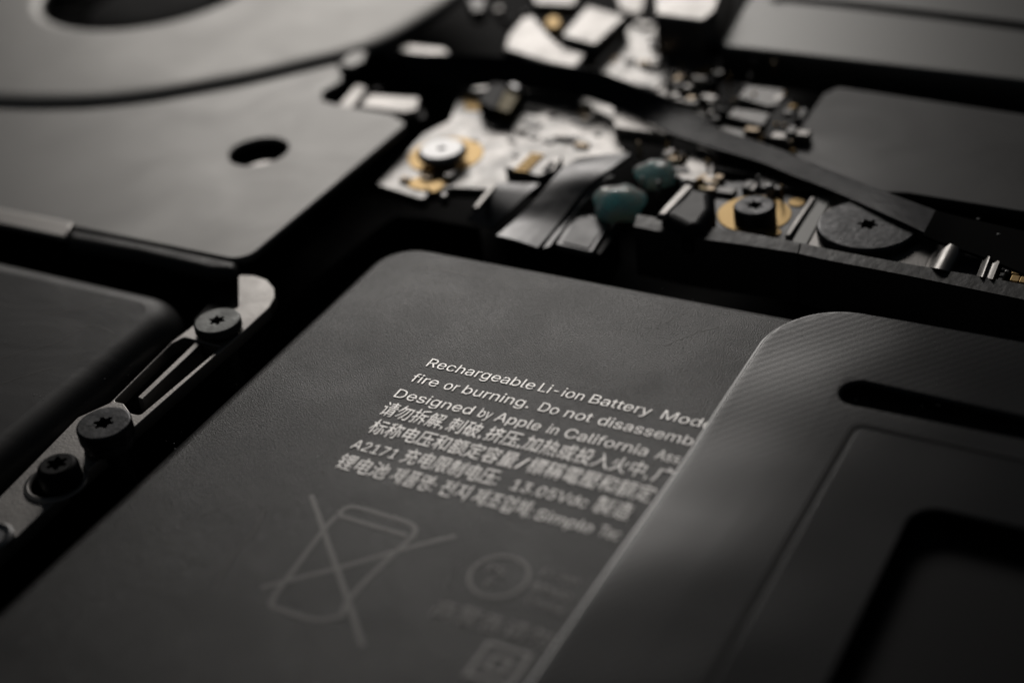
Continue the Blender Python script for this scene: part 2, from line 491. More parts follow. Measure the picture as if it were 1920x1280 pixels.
# letter outlines in thousandths: advance width, bezier splines (handle, point, handle)
GLYPHS = {"-":[453,[[263,244,337,244,337,226,337,207,337,188,263,188,188,188,114,188,114,207,114,226,114,244,188,244]]],".":[188,[[108,-4,95,-4,83,-4,72,0,63,9,54,18,50,28,50,41,50,54,54,65,63,73,72,82,83,87,95,87,108,87,119,82,128,73,137,65,141,54,141,41,141,28,137,18,128,9,119,0]]],"0":[453,[[264,-7,227,-7,189,-7,157,3,130,24,103,45,83,74,69,113,55,152,48,199,48,254,48,309,55,356,69,395,83,434,104,464,130,484,157,505,189,516,227,516,264,516,296,505,323,484,350,464,370,434,384,395,398,356,405,309,405,254,405,199,398,152,384,113,370,74,350,45,323,24,297,3],[202,50,227,50,252,50,273,58,290,74,308,90,321,113,330,144,339,174,344,211,344,254,344,297,339,334,330,365,321,395,308,419,290,435,273,451,252,460,227,460,202,460,180,451,163,435,146,419,132,395,123,365,114,334,109,297,109,254,109,211,114,174,123,144,132,113,146,90,163,74,180,58]]],"1":[453,[[181,0,76,0,76,18,76,36,76,55,181,55,286,55,391,55,391,36,391,18,391,0,286,0],[250,509,276,509,276,339,276,170,276,0,255,0,234,0,212,0,212,149,212,299,212,448,211,448,210,448,209,448,168,418,127,388,86,358,86,381,86,404,86,427,123,454,161,481,198,509,224,509]]],"2":[453,[[172,0,64,0,64,16,64,32,64,47,121,108,177,168,234,229,254,249,270,267,282,282,295,298,304,313,311,327,317,341,320,356,320,371,320,390,316,405,308,419,299,432,288,442,273,449,259,456,242,460,224,460,204,460,187,456,172,447,158,439,147,428,139,413,131,399,127,382,127,362,107,362,86,362,66,362,66,392,72,419,86,442,100,465,119,483,143,496,167,509,194,516,225,516,255,516,282,509,306,497,329,484,348,467,361,445,374,424,381,399,381,372,381,354,378,335,371,318,364,300,353,280,336,259,319,237,296,211,267,180,229,140,191,100,153,60,153,59,153,58,153,57,231,57,310,57,389,57,389,38,389,19,389,0,281,0]]],"3":[453,[[252,-7,218,-7,187,-7,158,-1,133,10,107,21,86,37,70,57,54,78,46,103,44,132,66,132,87,132,109,132,111,114,117,99,126,87,136,75,149,65,165,59,181,53,199,50,219,50,239,50,258,53,275,61,292,68,305,79,315,93,324,107,329,124,329,145,329,163,325,181,316,196,307,212,293,224,275,234,256,243,231,248,201,248,186,248,172,248,157,248,157,265,157,282,157,299,200,349,244,399,288,448,288,450,288,451,288,452,215,452,142,452,70,452,70,471,70,490,70,509,171,509,272,509,372,509,372,493,372,477,372,461,319,400,265,339,211,278,211,282,211,285,211,289,249,293,281,288,308,276,335,263,356,246,371,222,386,199,393,173,393,145,393,115,385,89,370,66,355,43,335,25,309,12,282,0]]],"5":[453,[[254,-7,221,-7,191,-7,164,-1,140,11,116,23,97,39,83,60,69,81,61,104,60,130,81,130,101,130,122,130,124,115,129,101,138,89,147,77,159,67,173,60,188,53,204,50,221,50,242,50,260,55,276,64,292,74,305,87,314,104,323,121,328,141,328,162,328,184,323,204,314,221,304,238,291,252,275,262,258,272,239,277,218,277,201,277,184,274,167,268,151,263,138,255,128,246,108,248,88,250,67,253,77,338,86,423,96,509,186,509,276,509,366,509,366,490,366,471,366,452,294,452,222,452,151,452,145,402,139,352,134,301,135,301,135,301,136,301,147,311,161,319,178,325,194,331,211,334,229,334,253,334,274,329,294,321,313,313,331,301,345,285,359,270,371,252,379,231,387,210,391,188,391,163,391,130,384,101,369,76,354,50,334,30,309,15,283,1]]],"7":[453,[[120,0,97,0,172,149,248,299,323,448,323,450,323,451,323,452,236,452,149,452,62,452,62,471,62,490,62,509,172,509,281,509,391,509,391,489,391,469,391,449,315,299,240,150,165,0,142,0]]],"A":[480,[[39,0,16,0,78,170,140,339,201,509,226,509,251,509,276,509,338,339,401,170,463,0,440,0,418,0,395,0,359,101,323,202,287,302,281,321,273,344,264,372,255,400,245,435,232,478,236,478,241,478,245,478,233,435,222,399,213,371,204,343,196,320,191,302,155,202,120,101,85,0,62,0],[197,142,110,142,110,161,110,180,110,199,197,199,283,199,370,199,370,180,370,161,370,142,283,142]]],"B":[456,[[122,0,60,0,60,170,60,339,60,509,120,509,181,509,241,509,276,509,306,503,329,491,352,479,369,462,381,442,392,422,398,399,398,374,398,352,394,334,387,320,379,306,369,294,356,286,344,277,330,271,315,267,315,265,315,264,315,262,331,261,347,255,363,245,379,235,392,221,402,203,413,185,418,163,418,136,418,111,412,87,400,67,388,46,370,30,344,18,319,6,287,0,247,0,184,0],[125,115,125,57,165,57,205,57,245,57,284,57,313,65,330,80,347,95,355,114,355,137,355,154,351,170,342,184,334,198,321,209,306,218,290,227,271,231,248,231,207,231,166,231,125,231,125,173],[125,341,125,285,162,285,200,285,238,285,257,285,273,289,288,296,303,303,315,313,323,326,332,339,336,355,336,372,336,395,328,414,313,429,297,444,273,452,240,452,202,452,163,452,125,452,125,396]]],"C":[510,[[293,-7,267,-7,223,-7,184,4,150,25,116,46,89,76,70,115,50,154,40,201,40,254,40,308,50,354,70,393,89,432,116,462,150,484,184,505,223,516,267,516,293,516,317,512,340,504,363,497,384,486,402,471,420,457,436,439,448,418,460,398,468,374,473,348,451,348,430,348,408,348,404,366,398,381,389,395,381,408,370,419,357,428,345,438,331,444,315,449,300,454,284,456,267,456,236,456,208,448,184,432,159,417,139,394,125,364,111,334,103,297,103,254,103,211,111,175,125,145,140,115,159,92,184,76,209,61,236,53,267,53,284,53,300,55,315,60,331,65,345,71,357,81,370,90,381,101,389,114,398,128,404,143,408,160,430,160,451,160,473,160,469,135,460,111,448,91,436,70,421,52,402,38,384,23,363,12,341,5,318,-3]]],"D":[502,[[271,0,219,0,178,0,137,0,96,0,96,19,96,38,96,57,136,57,175,57,215,57,256,57,291,65,318,81,345,97,366,119,379,149,392,179,399,214,399,255,399,296,392,331,379,361,366,390,346,412,320,428,293,444,260,452,221,452,178,452,136,452,93,452,93,471,93,490,93,509,137,509,181,509,225,509,275,509,317,499,353,478,388,458,415,429,433,391,452,353,462,308,462,255,462,202,452,157,433,119,414,81,387,51,351,31,314,10],[103,509,125,509,125,339,125,170,125,0,103,0,82,0,60,0,60,170,60,339,60,509,82,509]]],"E":[419,[[165,0,60,0,60,170,60,339,60,509,164,509,268,509,372,509,372,490,372,471,372,452,290,452,207,452,125,452,125,396,125,341,125,286,202,286,278,286,355,286,355,267,355,248,355,229,278,229,202,229,125,229,125,172,125,114,125,57,208,57,292,57,375,57,375,38,375,19,375,0,270,0]]],"L":[393,[[160,0,60,0,60,170,60,339,60,509,82,509,103,509,125,509,125,358,125,208,125,57,203,57,282,57,361,57,361,38,361,19,361,0,261,0]]],"M":[628,[[60,0,60,0,60,0,60,509,60,509,60,509,152,509,152,509,152,509,315,90,315,90,315,90,476,509,476,509,476,509,568,509,568,509,568,509,568,0,568,0,568,0,504,0,504,0,504,0,504,400,504,400,504,400,342,0,342,0,342,0,286,0,286,0,286,0,122,400,122,400,122,400,122,0,122,0,122,0]]],"P":[445,[[82,0,60,0,60,170,60,339,60,509,118,509,177,509,235,509,274,509,307,502,332,487,358,473,377,454,390,430,402,405,409,378,409,348,409,317,402,290,390,265,377,241,358,222,332,207,307,193,274,186,235,186,193,186,151,186,109,186,109,205,109,224,109,242,150,242,191,242,233,242,259,242,281,247,297,256,313,265,325,278,333,294,341,310,344,328,344,348,344,368,341,386,333,402,325,417,313,430,297,439,280,448,259,452,232,452,196,452,160,452,125,452,125,301,125,151,125,0,103,0]]],"R":[449,[[82,0,60,0,60,170,60,339,60,509,119,509,177,509,236,509,275,509,307,502,333,489,359,475,378,457,390,433,403,410,409,382,409,352,409,321,403,295,390,271,378,248,359,230,333,217,307,204,275,198,236,198,189,198,143,198,96,198,96,217,96,236,96,255,142,255,188,255,234,255,260,255,281,259,298,267,314,275,326,286,334,300,341,315,345,332,345,352,345,372,341,390,334,405,326,420,314,431,298,440,281,448,259,452,233,452,197,452,161,452,125,452,125,301,125,151,125,0,103,0],[378,0,353,0,312,76,271,153,230,229,254,229,279,229,303,229,344,153,386,76,428,0,403,0]]],"S":[447,[[263,-9,224,-9,187,-9,155,-3,128,9,100,21,79,38,64,60,49,82,40,107,38,137,60,137,82,137,104,137,106,117,112,101,123,88,134,75,149,65,166,59,184,52,203,49,224,49,247,49,268,53,286,60,304,68,319,78,329,92,340,105,346,121,346,139,346,155,341,169,332,179,323,189,311,198,296,205,281,211,264,217,245,222,224,228,204,234,184,239,142,251,109,268,86,289,63,311,52,339,52,372,52,401,60,426,75,448,90,469,111,486,138,498,164,510,194,516,227,516,261,516,290,510,316,498,342,486,362,469,377,449,392,428,400,404,401,378,380,378,358,378,337,378,335,403,323,423,302,437,281,451,256,459,225,459,203,459,184,455,167,448,151,441,138,431,129,418,120,406,115,391,115,376,115,358,120,344,131,334,142,323,154,314,169,308,184,302,199,297,212,293,230,289,247,284,264,279,279,275,295,270,312,264,328,257,344,248,359,238,373,227,385,214,395,198,404,181,408,162,408,139,408,111,401,86,386,64,372,41,351,24,323,11,296,-2]]],"T":[449,[[85,452,32,452,32,471,32,490,32,509,160,509,288,509,417,509,417,490,417,471,417,452,363,452,310,452,257,452,257,301,257,151,257,0,235,0,214,0,193,0,193,151,193,301,193,452,139,452]]],"V":[480,[[229,0,204,0,141,170,79,339,16,509,39,509,62,509,84,509,120,408,156,307,192,206,198,189,206,166,215,137,224,109,235,73,248,31,243,31,239,31,235,31,247,74,258,110,267,138,276,166,284,189,290,206,325,307,360,408,395,509,417,509,440,509,463,509,401,339,340,170,278,0,253,0]]],"a":[389,[[182,-9,160,-9,136,-9,114,-4,94,5,75,14,59,27,48,45,36,62,30,83,30,108,30,130,35,147,43,161,52,175,63,185,78,193,92,201,108,207,125,211,143,215,160,218,178,220,201,223,219,225,234,227,248,228,258,231,265,235,272,239,276,245,276,255,276,255,276,256,276,257,276,272,273,286,267,297,261,308,252,316,240,322,228,328,213,331,196,331,178,331,162,328,149,322,136,317,126,309,118,301,110,292,104,283,100,274,80,280,61,285,41,291,50,314,62,332,79,346,95,360,113,369,133,375,153,381,173,384,194,384,208,384,223,383,239,379,255,376,271,370,286,360,301,351,313,338,322,320,332,303,337,280,337,251,337,168,337,84,337,0,317,0,297,0,277,0,277,17,277,35,277,52,275,52,274,52,272,52,268,43,261,34,252,25,243,15,230,7,215,1,200,-5],[155,45,170,45,193,45,212,50,228,59,243,68,255,79,263,93,271,107,276,122,276,138,276,155,276,173,276,190,273,187,268,184,259,182,251,180,242,178,231,176,221,174,210,172,200,171,190,170,182,169,175,168,161,166,147,163,134,159,121,154,111,148,103,139,96,131,92,119,92,105,92,92,95,81,102,72,109,63,118,57,130,52,142,48]]],"b":[424,[[261,-8,229,-8,206,-8,187,-4,172,4,158,12,146,21,138,31,129,42,123,51,118,59,116,59,114,59,112,59,112,39,112,20,112,0,92,0,72,0,53,0,53,170,53,339,53,509,73,509,93,509,114,509,114,446,114,382,114,319,115,319,117,319,118,319,123,327,129,336,137,346,145,356,157,365,171,373,186,381,205,384,229,384,261,384,289,376,313,361,337,345,356,322,370,293,383,263,390,229,390,189,390,149,383,114,370,84,356,55,337,32,313,16,289,0],[197,47,220,47,244,47,263,53,279,66,295,78,308,95,316,117,324,138,328,162,328,189,328,216,324,240,316,261,308,282,296,299,280,311,264,324,244,330,220,330,197,330,177,324,161,312,145,300,133,284,125,263,117,242,113,217,113,189,113,161,117,136,125,115,133,94,146,77,162,65,178,53]]],"c":[396,[[226,-8,207,-8,173,-8,143,0,117,16,91,33,71,56,56,85,41,114,34,149,34,187,34,227,41,262,56,291,71,321,91,343,117,360,143,376,173,384,207,384,226,384,243,382,260,377,276,372,292,365,305,356,319,347,330,335,340,322,350,309,357,294,362,277,342,272,322,267,303,262,300,272,296,281,290,289,285,297,278,305,270,311,262,317,253,322,242,325,232,328,220,330,207,330,182,330,161,323,145,310,129,297,116,280,108,258,100,237,96,213,96,187,96,162,100,139,108,117,116,96,129,79,145,66,161,53,182,46,207,46,220,46,232,48,243,52,253,55,263,60,271,66,279,72,286,80,292,89,297,97,301,107,304,117,324,112,343,107,363,102,358,85,351,70,341,56,332,43,320,31,306,21,293,12,277,4,261,-1,244,-6]]],"d":[424,[[219,-8,195,-8,164,-8,136,0,111,16,87,32,68,55,55,84,41,114,34,149,34,189,34,229,41,263,55,293,69,322,88,345,112,361,136,376,164,384,196,384,219,384,238,381,253,373,268,365,279,356,287,346,296,336,302,327,306,319,308,319,309,319,311,319,311,382,311,446,311,509,331,509,351,509,372,509,372,339,372,170,372,0,352,0,332,0,313,0,313,20,313,39,313,59,311,59,309,59,307,59,302,51,295,42,287,31,278,21,267,12,252,4,238,-4],[181,47,205,47,227,47,247,53,263,65,279,77,291,94,299,115,308,136,312,161,312,189,312,217,308,242,300,263,292,284,279,300,263,312,247,324,228,330,205,330,181,330,161,324,145,311,129,299,116,282,108,261,100,240,96,216,96,189,96,162,100,138,109,117,117,95,129,78,145,66,161,53]]],"e":[404,[[238,-8,212,-8,175,-8,143,0,117,16,90,33,70,56,56,85,41,114,34,148,34,187,34,226,41,260,55,290,69,319,89,343,115,359,141,376,171,384,205,384,226,384,246,381,266,374,285,367,303,356,319,341,335,326,348,306,357,282,366,258,371,228,371,194,371,186,371,169,371,169,371,169,96,169,96,169,96,169,98,128,110,106,120,87,134,72,151,61,168,51,189,46,212,46,228,46,241,48,254,53,266,57,277,64,285,73,294,82,301,93,306,105,325,101,345,96,365,91,359,71,349,54,335,39,321,24,303,13,283,4,262,-4],[306,221,306,221,306,221,303,250,298,269,290,288,278,303,263,314,247,325,228,330,205,330,182,330,163,325,146,313,130,302,118,288,109,270,100,255,97,221,97,221,97,221]]],"f":[254,[[154,379,228,379,228,362,228,344,228,327,154,327,80,327,6,327,6,344,6,362,6,379,80,379],[101,0,81,0,81,144,81,288,81,432,81,453,86,471,96,486,106,500,119,511,135,519,152,526,169,530,187,530,201,530,213,529,222,527,232,525,238,523,243,521,238,503,233,486,227,468,224,470,220,471,215,472,210,473,203,474,195,474,176,474,163,469,154,460,146,451,142,437,142,419,142,279,142,140,142,0,121,0]]],"g":[425,[[238,-151,207,-151,179,-151,155,-147,134,-140,113,-132,96,-123,82,-110,69,-98,58,-84,51,-69,67,-60,84,-50,101,-41,107,-49,113,-57,122,-66,130,-75,141,-82,154,-88,168,-94,186,-97,207,-97,238,-97,263,-90,282,-75,302,-60,311,-37,311,-6,311,19,311,44,311,68,310,68,308,68,306,68,301,60,295,51,287,41,278,32,267,23,252,16,238,8,219,5,195,5,164,5,137,12,113,27,88,41,69,62,55,90,41,118,34,152,34,191,34,230,41,264,55,293,69,322,88,345,112,361,137,376,165,384,196,384,220,384,239,381,253,373,268,365,280,356,288,346,297,336,303,327,308,319,309,319,311,319,313,319,313,339,313,359,313,379,333,379,353,379,372,379,372,250,372,121,372,-9,372,-42,365,-69,350,-90,335,-111,316,-126,291,-136,266,-146],[181,59,205,59,228,59,248,64,264,75,280,86,292,101,300,121,308,141,312,165,312,193,312,220,308,243,300,264,292,284,280,301,264,312,248,324,228,330,205,330,181,330,161,324,145,312,129,299,117,283,109,262,100,242,96,219,96,193,96,166,100,143,109,123,117,103,129,87,145,76,162,65]]],"h":[410,[[114,249,114,227,114,151,114,76,114,0,93,0,73,0,53,0,53,170,53,339,53,509,73,509,93,509,114,509,114,435,114,361,114,287,110,287,106,287,102,287,114,322,131,347,152,362,174,377,199,384,227,384,253,384,276,379,295,369,315,358,330,342,341,321,352,299,357,273,357,240,357,160,357,80,357,0,337,0,316,0,296,0,296,78,296,157,296,235,296,265,288,288,273,304,258,321,237,329,210,329,192,329,175,325,161,317,146,309,135,298,126,283,118,267]]],"i":[167,[[73,0,53,0,53,126,53,253,53,379,73,379,93,379,114,379,114,253,114,126,114,0,93,0],[95,443,84,443,72,443,62,447,54,455,45,462,41,472,41,483,41,494,45,504,54,512,62,520,72,524,84,524,95,524,106,520,114,512,122,504,126,494,126,483,126,472,122,462,114,455,106,447]]],"l":[189,[[147,-2,139,-2,110,-2,88,5,74,20,60,35,53,57,53,84,53,226,53,367,53,509,73,509,93,509,114,509,114,372,114,235,114,99,114,81,116,69,120,62,125,55,133,52,146,52,152,52,157,52,160,53,164,53,167,54,170,54,173,37,177,20,181,3,175,1,169,0,162,-1,154,-2]]],"m":[610,[[73,0,53,0,53,126,53,253,53,379,72,379,92,379,112,379,112,351,112,323,112,295,111,295,109,295,108,295,113,316,121,332,132,346,144,359,157,369,172,376,187,383,203,386,219,386,247,386,270,378,287,361,305,344,316,322,321,295,318,295,315,295,312,295,317,313,325,329,337,343,349,357,364,367,381,375,398,382,416,386,437,386,459,386,479,381,497,372,515,362,530,348,541,328,551,309,557,285,557,255,557,170,557,85,557,0,536,0,516,0,496,0,496,85,496,169,496,254,496,281,488,301,473,313,457,325,439,330,419,330,402,330,387,327,374,320,362,313,352,303,345,290,339,278,335,263,335,247,335,165,335,82,335,0,315,0,295,0,274,0,274,87,274,173,274,260,274,281,267,298,253,311,239,324,221,330,199,330,185,330,171,327,158,320,144,313,134,303,126,289,118,276,114,258,114,238,114,159,114,79,114,0,93,0]]],"n":[410,[[114,249,114,227,114,151,114,76,114,0,93,0,73,0,53,0,53,126,53,253,53,379,72,379,92,379,112,379,112,349,112,318,112,287,109,287,106,287,102,287,114,322,131,347,152,362,174,377,199,384,227,384,253,384,276,379,295,369,314,358,330,342,341,321,352,299,357,273,357,240,357,160,357,80,357,0,337,0,316,0,296,0,296,78,296,157,296,235,296,265,288,288,273,304,258,321,237,329,210,329,192,329,175,325,161,317,146,309,135,298,126,283,118,267]]],"o":[415,[[242,-8,207,-8,173,-8,143,0,117,16,91,33,71,56,56,85,41,114,34,149,34,187,34,227,41,262,56,291,71,321,91,343,117,360,143,376,173,384,207,384,242,384,273,376,299,360,325,343,345,321,359,291,374,262,381,227,381,187,381,149,374,114,359,85,345,56,325,33,299,16,273,0],[182,46,207,46,233,46,254,53,270,66,287,79,299,96,307,117,315,139,319,162,319,187,319,213,315,236,307,258,299,280,287,297,270,310,254,323,233,330,207,330,182,330,161,323,145,310,129,297,116,280,108,258,100,237,96,213,96,187,96,162,100,139,108,117,116,96,129,79,145,66,161,53]]],"p":[424,[[73,-143,53,-143,53,31,53,205,53,379,72,379,92,379,112,379,112,359,112,339,112,319,114,319,116,319,118,319,123,327,129,336,137,346,145,356,157,365,171,373,186,381,205,384,229,384,261,384,289,376,313,361,337,345,356,322,370,293,383,263,390,229,390,189,390,149,383,114,370,84,356,55,337,32,313,16,289,0,261,-8,229,-8,206,-8,187,-4,173,4,158,12,146,21,138,31,130,42,123,51,118,59,117,59,115,59,114,59,114,-8,114,-76,114,-143,93,-143],[197,47,220,47,244,47,263,53,279,66,295,78,308,95,316,117,324,138,328,162,328,189,328,216,324,240,316,261,308,282,296,299,280,311,264,324,244,330,220,330,197,330,177,324,161,312,145,300,133,284,125,263,117,242,113,217,113,189,113,161,117,136,125,115,133,94,146,77,162,65,178,53]]],"r":[259,[[73,0,53,0,53,126,53,253,53,379,72,379,92,379,112,379,112,360,112,340,112,321,113,321,114,321,115,321,122,340,135,355,152,367,170,379,190,385,213,385,218,385,223,385,229,384,235,384,240,384,243,384,243,363,243,343,243,322,242,323,237,323,230,324,223,325,215,326,207,326,189,326,173,322,159,315,145,307,134,297,126,284,118,270,114,255,114,237,114,158,114,79,114,0,93,0]]],"s":[365,[[211,-8,182,-8,156,-8,133,-4,112,3,92,11,75,23,62,38,49,53,40,72,36,94,55,98,74,102,94,107,99,86,109,70,124,60,139,50,158,45,181,45,208,45,229,51,244,62,260,74,268,87,268,103,268,116,263,127,254,136,245,144,231,151,212,155,191,160,170,165,149,170,115,178,89,191,72,208,55,225,47,247,47,274,47,296,53,315,65,332,77,348,94,361,115,370,136,380,160,384,187,384,213,384,235,380,254,372,272,365,287,353,299,339,310,325,319,309,324,290,305,286,287,281,268,277,263,292,255,304,243,316,230,327,212,333,187,333,165,333,146,327,131,317,116,306,109,293,109,277,109,263,114,252,124,243,134,235,150,228,172,223,191,218,210,214,229,209,264,201,290,188,306,171,323,154,331,133,331,107,331,84,325,64,312,47,300,30,282,16,260,6,237,-3]]],"t":[227,[[138,379,204,379,204,362,204,344,204,327,138,327,72,327,6,327,6,344,6,362,6,379,72,379],[65,345,65,471,85,471,106,471,126,471,126,347,126,222,126,98,126,81,129,69,136,61,143,54,154,50,170,50,174,50,179,50,185,51,191,52,197,53,202,54,206,36,209,19,213,2,207,0,200,-2,192,-3,184,-4,176,-4,168,-4,136,-4,110,4,92,21,74,38,65,62,65,93,65,219]]],"u":[410,[[211,-5,182,-5,157,-5,134,0,115,11,95,21,80,37,69,59,58,80,53,107,53,139,53,219,53,299,53,379,73,379,93,379,114,379,114,301,114,222,114,144,114,114,121,91,137,75,152,58,173,50,200,50,218,50,235,54,249,62,264,70,275,81,283,97,292,112,296,131,296,153,296,228,296,304,296,379,316,379,337,379,357,379,357,253,357,126,357,0,337,0,318,0,298,0,298,31,298,61,298,92,301,92,304,92,307,92,295,57,279,32,257,17,235,2]]],"y":[389,[[51,-140,47,-139,52,-121,57,-103,61,-86,65,-86,68,-87,71,-87,83,-90,94,-91,104,-89,114,-87,122,-82,130,-74,138,-66,145,-53,151,-36,155,-24,159,-13,163,-1,114,126,66,252,17,379,40,379,62,379,84,379,111,305,138,230,165,155,174,132,181,109,187,87,193,64,199,42,206,21,198,21,191,21,184,21,190,42,196,64,202,87,209,110,216,132,224,155,251,230,278,305,305,379,327,379,349,379,371,379,316,234,260,88,204,-58,196,-78,187,-94,177,-107,166,-120,153,-129,139,-136,125,-142,109,-145,91,-145,81,-145,72,-144,65,-143,57,-142]]]}


def signed(g):
    P = [(g[i + 2], g[i + 3]) for i in range(0, len(g), 6)]
    return sum(p[0] * q[1] - p[1] * q[0] for p, q in zip(P, P[1:] + P[:1]))


def word_me(body):
    """overlapping strokes of one letter are filled apart and laid a hair above each other"""
    bm = bmesh.new()
    for layer in (0, 1):
        cu = bpy.data.curves.new('word', 'CURVE')
        cu.dimensions = '2D'
        cu.fill_mode = 'BOTH'
        cu.resolution_u = 3
        cu.extrude = 0.008
        x = 0
        for ch in body:
            adv, sps = GLYPHS[ch]
            for gi, g in enumerate(sps):
                if (gi > 0 and signed(g) < 0 and ch != 'e') != (layer == 1):
                    continue
                s = cu.splines.new('BEZIER')
                n = len(g) // 6
                s.bezier_points.add(n - 1)
                for k, p in enumerate(s.bezier_points):
                    q = [v / 1000 for v in g[k * 6:k * 6 + 6]]
                    p.handle_left_type = p.handle_right_type = 'FREE'
                    p.handle_left = (q[0] + x, q[1], 0)
                    p.co = (q[2] + x, q[3], 0)
                    p.handle_right = (q[4] + x, q[5], 0)
                s.use_cyclic_u = True
            x += adv / 1000
        tmp = bpy.data.objects.new('word', cu)
        C.objects.link(tmp)
        bpy.context.view_layer.update()
        me = from_obj(tmp)
        me.transform(Matrix.Translation((0, 0, 0.004 * layer)))
        bm.from_mesh(me)
    me = bpy.data.meshes.new('word')
    bm.to_mesh(me)
    bm.free()
    return me


WORDS = {1: [('Rechargeable', -4.406, -3.719), ('Li-ion', -3.71, -3.425), ('Battery', -3.407, -3.036), ('Mode', -2.994, -2.69)],
         2: [('fire', -4.417, -4.232), ('or', -4.211, -4.105), ('burning.', -4.093, -3.666), ('Do', -3.628, -3.495), ('not', -3.475, -3.302), ('disassemb', -3.283, -2.735)],
         3: [('Designed', -4.425, -3.929), ('by', -3.908, -3.812), ('Apple', -3.806, -3.522), ('in', -3.499, -3.418), ('California', -3.399, -2.916), ('Ass', -2.888, -2.74)],
         4: [('请勿拆解,', -4.42, -4.027), ('刺破,', -4.008, -3.797), ('挤压,', -3.779, -3.567), ('加热或投入火中,', -3.555, -2.856), ('广', -2.83, -2.72)],
         5: [('标称电压和额定容量', -4.395, -3.522), ('/', -3.512, -3.46), ('標稱電壓和額定', -3.45, -2.765)],
         6: [('A2171', -4.4, -4.113), ('充电限制电压:', -4.144 + 0.05, -3.534), ('13.05Vdc', -3.456, -3.021), ('製造', -3.002, -2.81)],
         7: [('锂电池', -4.395, -4.097), ('제품명:', -4.067, -3.814), ('전지', -3.779, -3.624), ('제조업체:', -3.59, -3.262), ('Simplo', -3.24, -2.917), ('Tec', -2.901, -2.774)]}
for ln, ws in WORDS.items():
    y = 6.04 - 0.1570 * (ln - 1)
    for body, xa, xb in ws:
        latin = all(ch in GLYPHS for ch in body)
        me = word_me(body) if latin else text_me(body)
        a, b = span(me)
        if latin:
            xb -= 0.017
            xa += 0.004 if xa > -4.35 else 0
        sy = 0.148 if latin else 0.134
        me.transform(Matrix.Translation((xa, y, 0.0025)) @ Matrix.Diagonal(((xb - xa) / (b - a), sy, 0.12, 1)) @ Matrix.Translation((-a, 0, 0)))
        link('printed_word', me, M['print'], bt, smooth=0)


def z8(*pts):
    return [at(300 + x * 0.41667, 800 + y * 0.41667, 0).xy for x, y in pts]


zi = 0.0010
for pts in ([(680, 305), (735, 460), (790, 620), (850, 790), (912, 985)], [(1330, 490), (1060, 560), (800, 635), (620, 680), (455, 722)],
            [(800, 392), (845, 362), (905, 366), (1010, 398), (1115, 430), (1150, 462), (1128, 505)], [(800, 397), (1110, 490)],
            [(795, 400), (732, 470), (580, 672), (500, 790), (560, 828), (700, 868), (820, 850)], [(1130, 500), (1000, 620), (855, 770), (820, 850)]):
    v = [Vector((p.x, p.y)) for p in z8(*pts)]
    zi += 0.00015
    link('bin_symbol_line', polyline_me(catmull(v, 5), 0.027, zi, 0.0009), M['faintprint'], bt, smooth=0)
v = [Vector((p.x, p.y)) for p in z8((472, 372), (420, 470), (300, 620), (240, 735))]
link('scratch', polyline_me(catmull(v, 6), 0.012, 0.0012, 0.001), M['scuff'], bt, smooth=0)
rs = random.Random(5)
for _ in range(16):
    x, y, an, ln = rs.uniform(-5.1, -3.2), rs.uniform(4.3, 7.0), rs.uniform(0, 3.14), rs.uniform(0.08, 0.4)
    if -4.5 < x and 5.0 < y < 6.2:
        continue
    d = Vector((math.cos(an), math.sin(an)))
    q = Vector((x, y))
    link('scratch', polyline_me(catmull([q, q + d * ln * 0.5 + Vector((-d.y, d.x)) * ln * 0.06, q + d * ln], 5), rs.uniform(0.003, 0.006), 0.0006, 0.0008), M['scuff'], bt, smooth=0)
c = z8((1525, 672))[0]
link('round_symbol', slab_me([circle(c.x, c.y, 0.150), circle(c.x, c.y, 0.128)], 0.0025, 0.002), M['faintprint'], bt, smooth=0)


def small_text(s, p, size, name='faint_print'):
    me = word_me(s) if all(ch in GLYPHS for ch in s) else text_me(s)
    a, _ = span(me)
    me.transform(Matrix.Translation((p.x, p.y, 0.0025)) @ Matrix.Diagonal((size, size, 0.12, 1)) @ Matrix.Translation((-a, 0, 0)))
    return link(name, me, M['midprint'], bt, smooth=0)


small_text('PS', Vector((c.x - 0.075, c.y + 0.005)), 0.11)
small_text('E', Vector((c.x - 0.035, c.y - 0.085)), 0.11)
small_text('Li-ion', z8((1710, 668))[0], 0.10)
small_text('Made', z8((1670, 735))[0], 0.11)
small_text('China', z8((1640, 795))[0], 0.10)
small_text('高', z8((1215, 840))[0], 0.12)
small_text('警告请勿拆解或', z8((1320, 868))[0], 0.12)
small_text('回', z8((1370, 1110))[0], 0.27)

# ------------------------------------------------------------------ cover film over the battery
cv = thing('cover_film', (-1.6, 5, 0), 'black ribbed plastic film with a slot lying over the right side of the text battery', 'plastic cover')
ZC = 0.10


def DROP(x, y):
    """the film sags over the battery towards its free left edge"""
    k = 0.030 + 0.045 * math.exp(-((y - 5.65) / 0.55) ** 2) + 0.022 * math.exp(-((y - 4.5) / 0.7) ** 2)
    return k * max(0.0, -1.95 - x) ** 2 + 0.004 * math.sin(2.3 * y) * max(0.0, -1.9 - x)


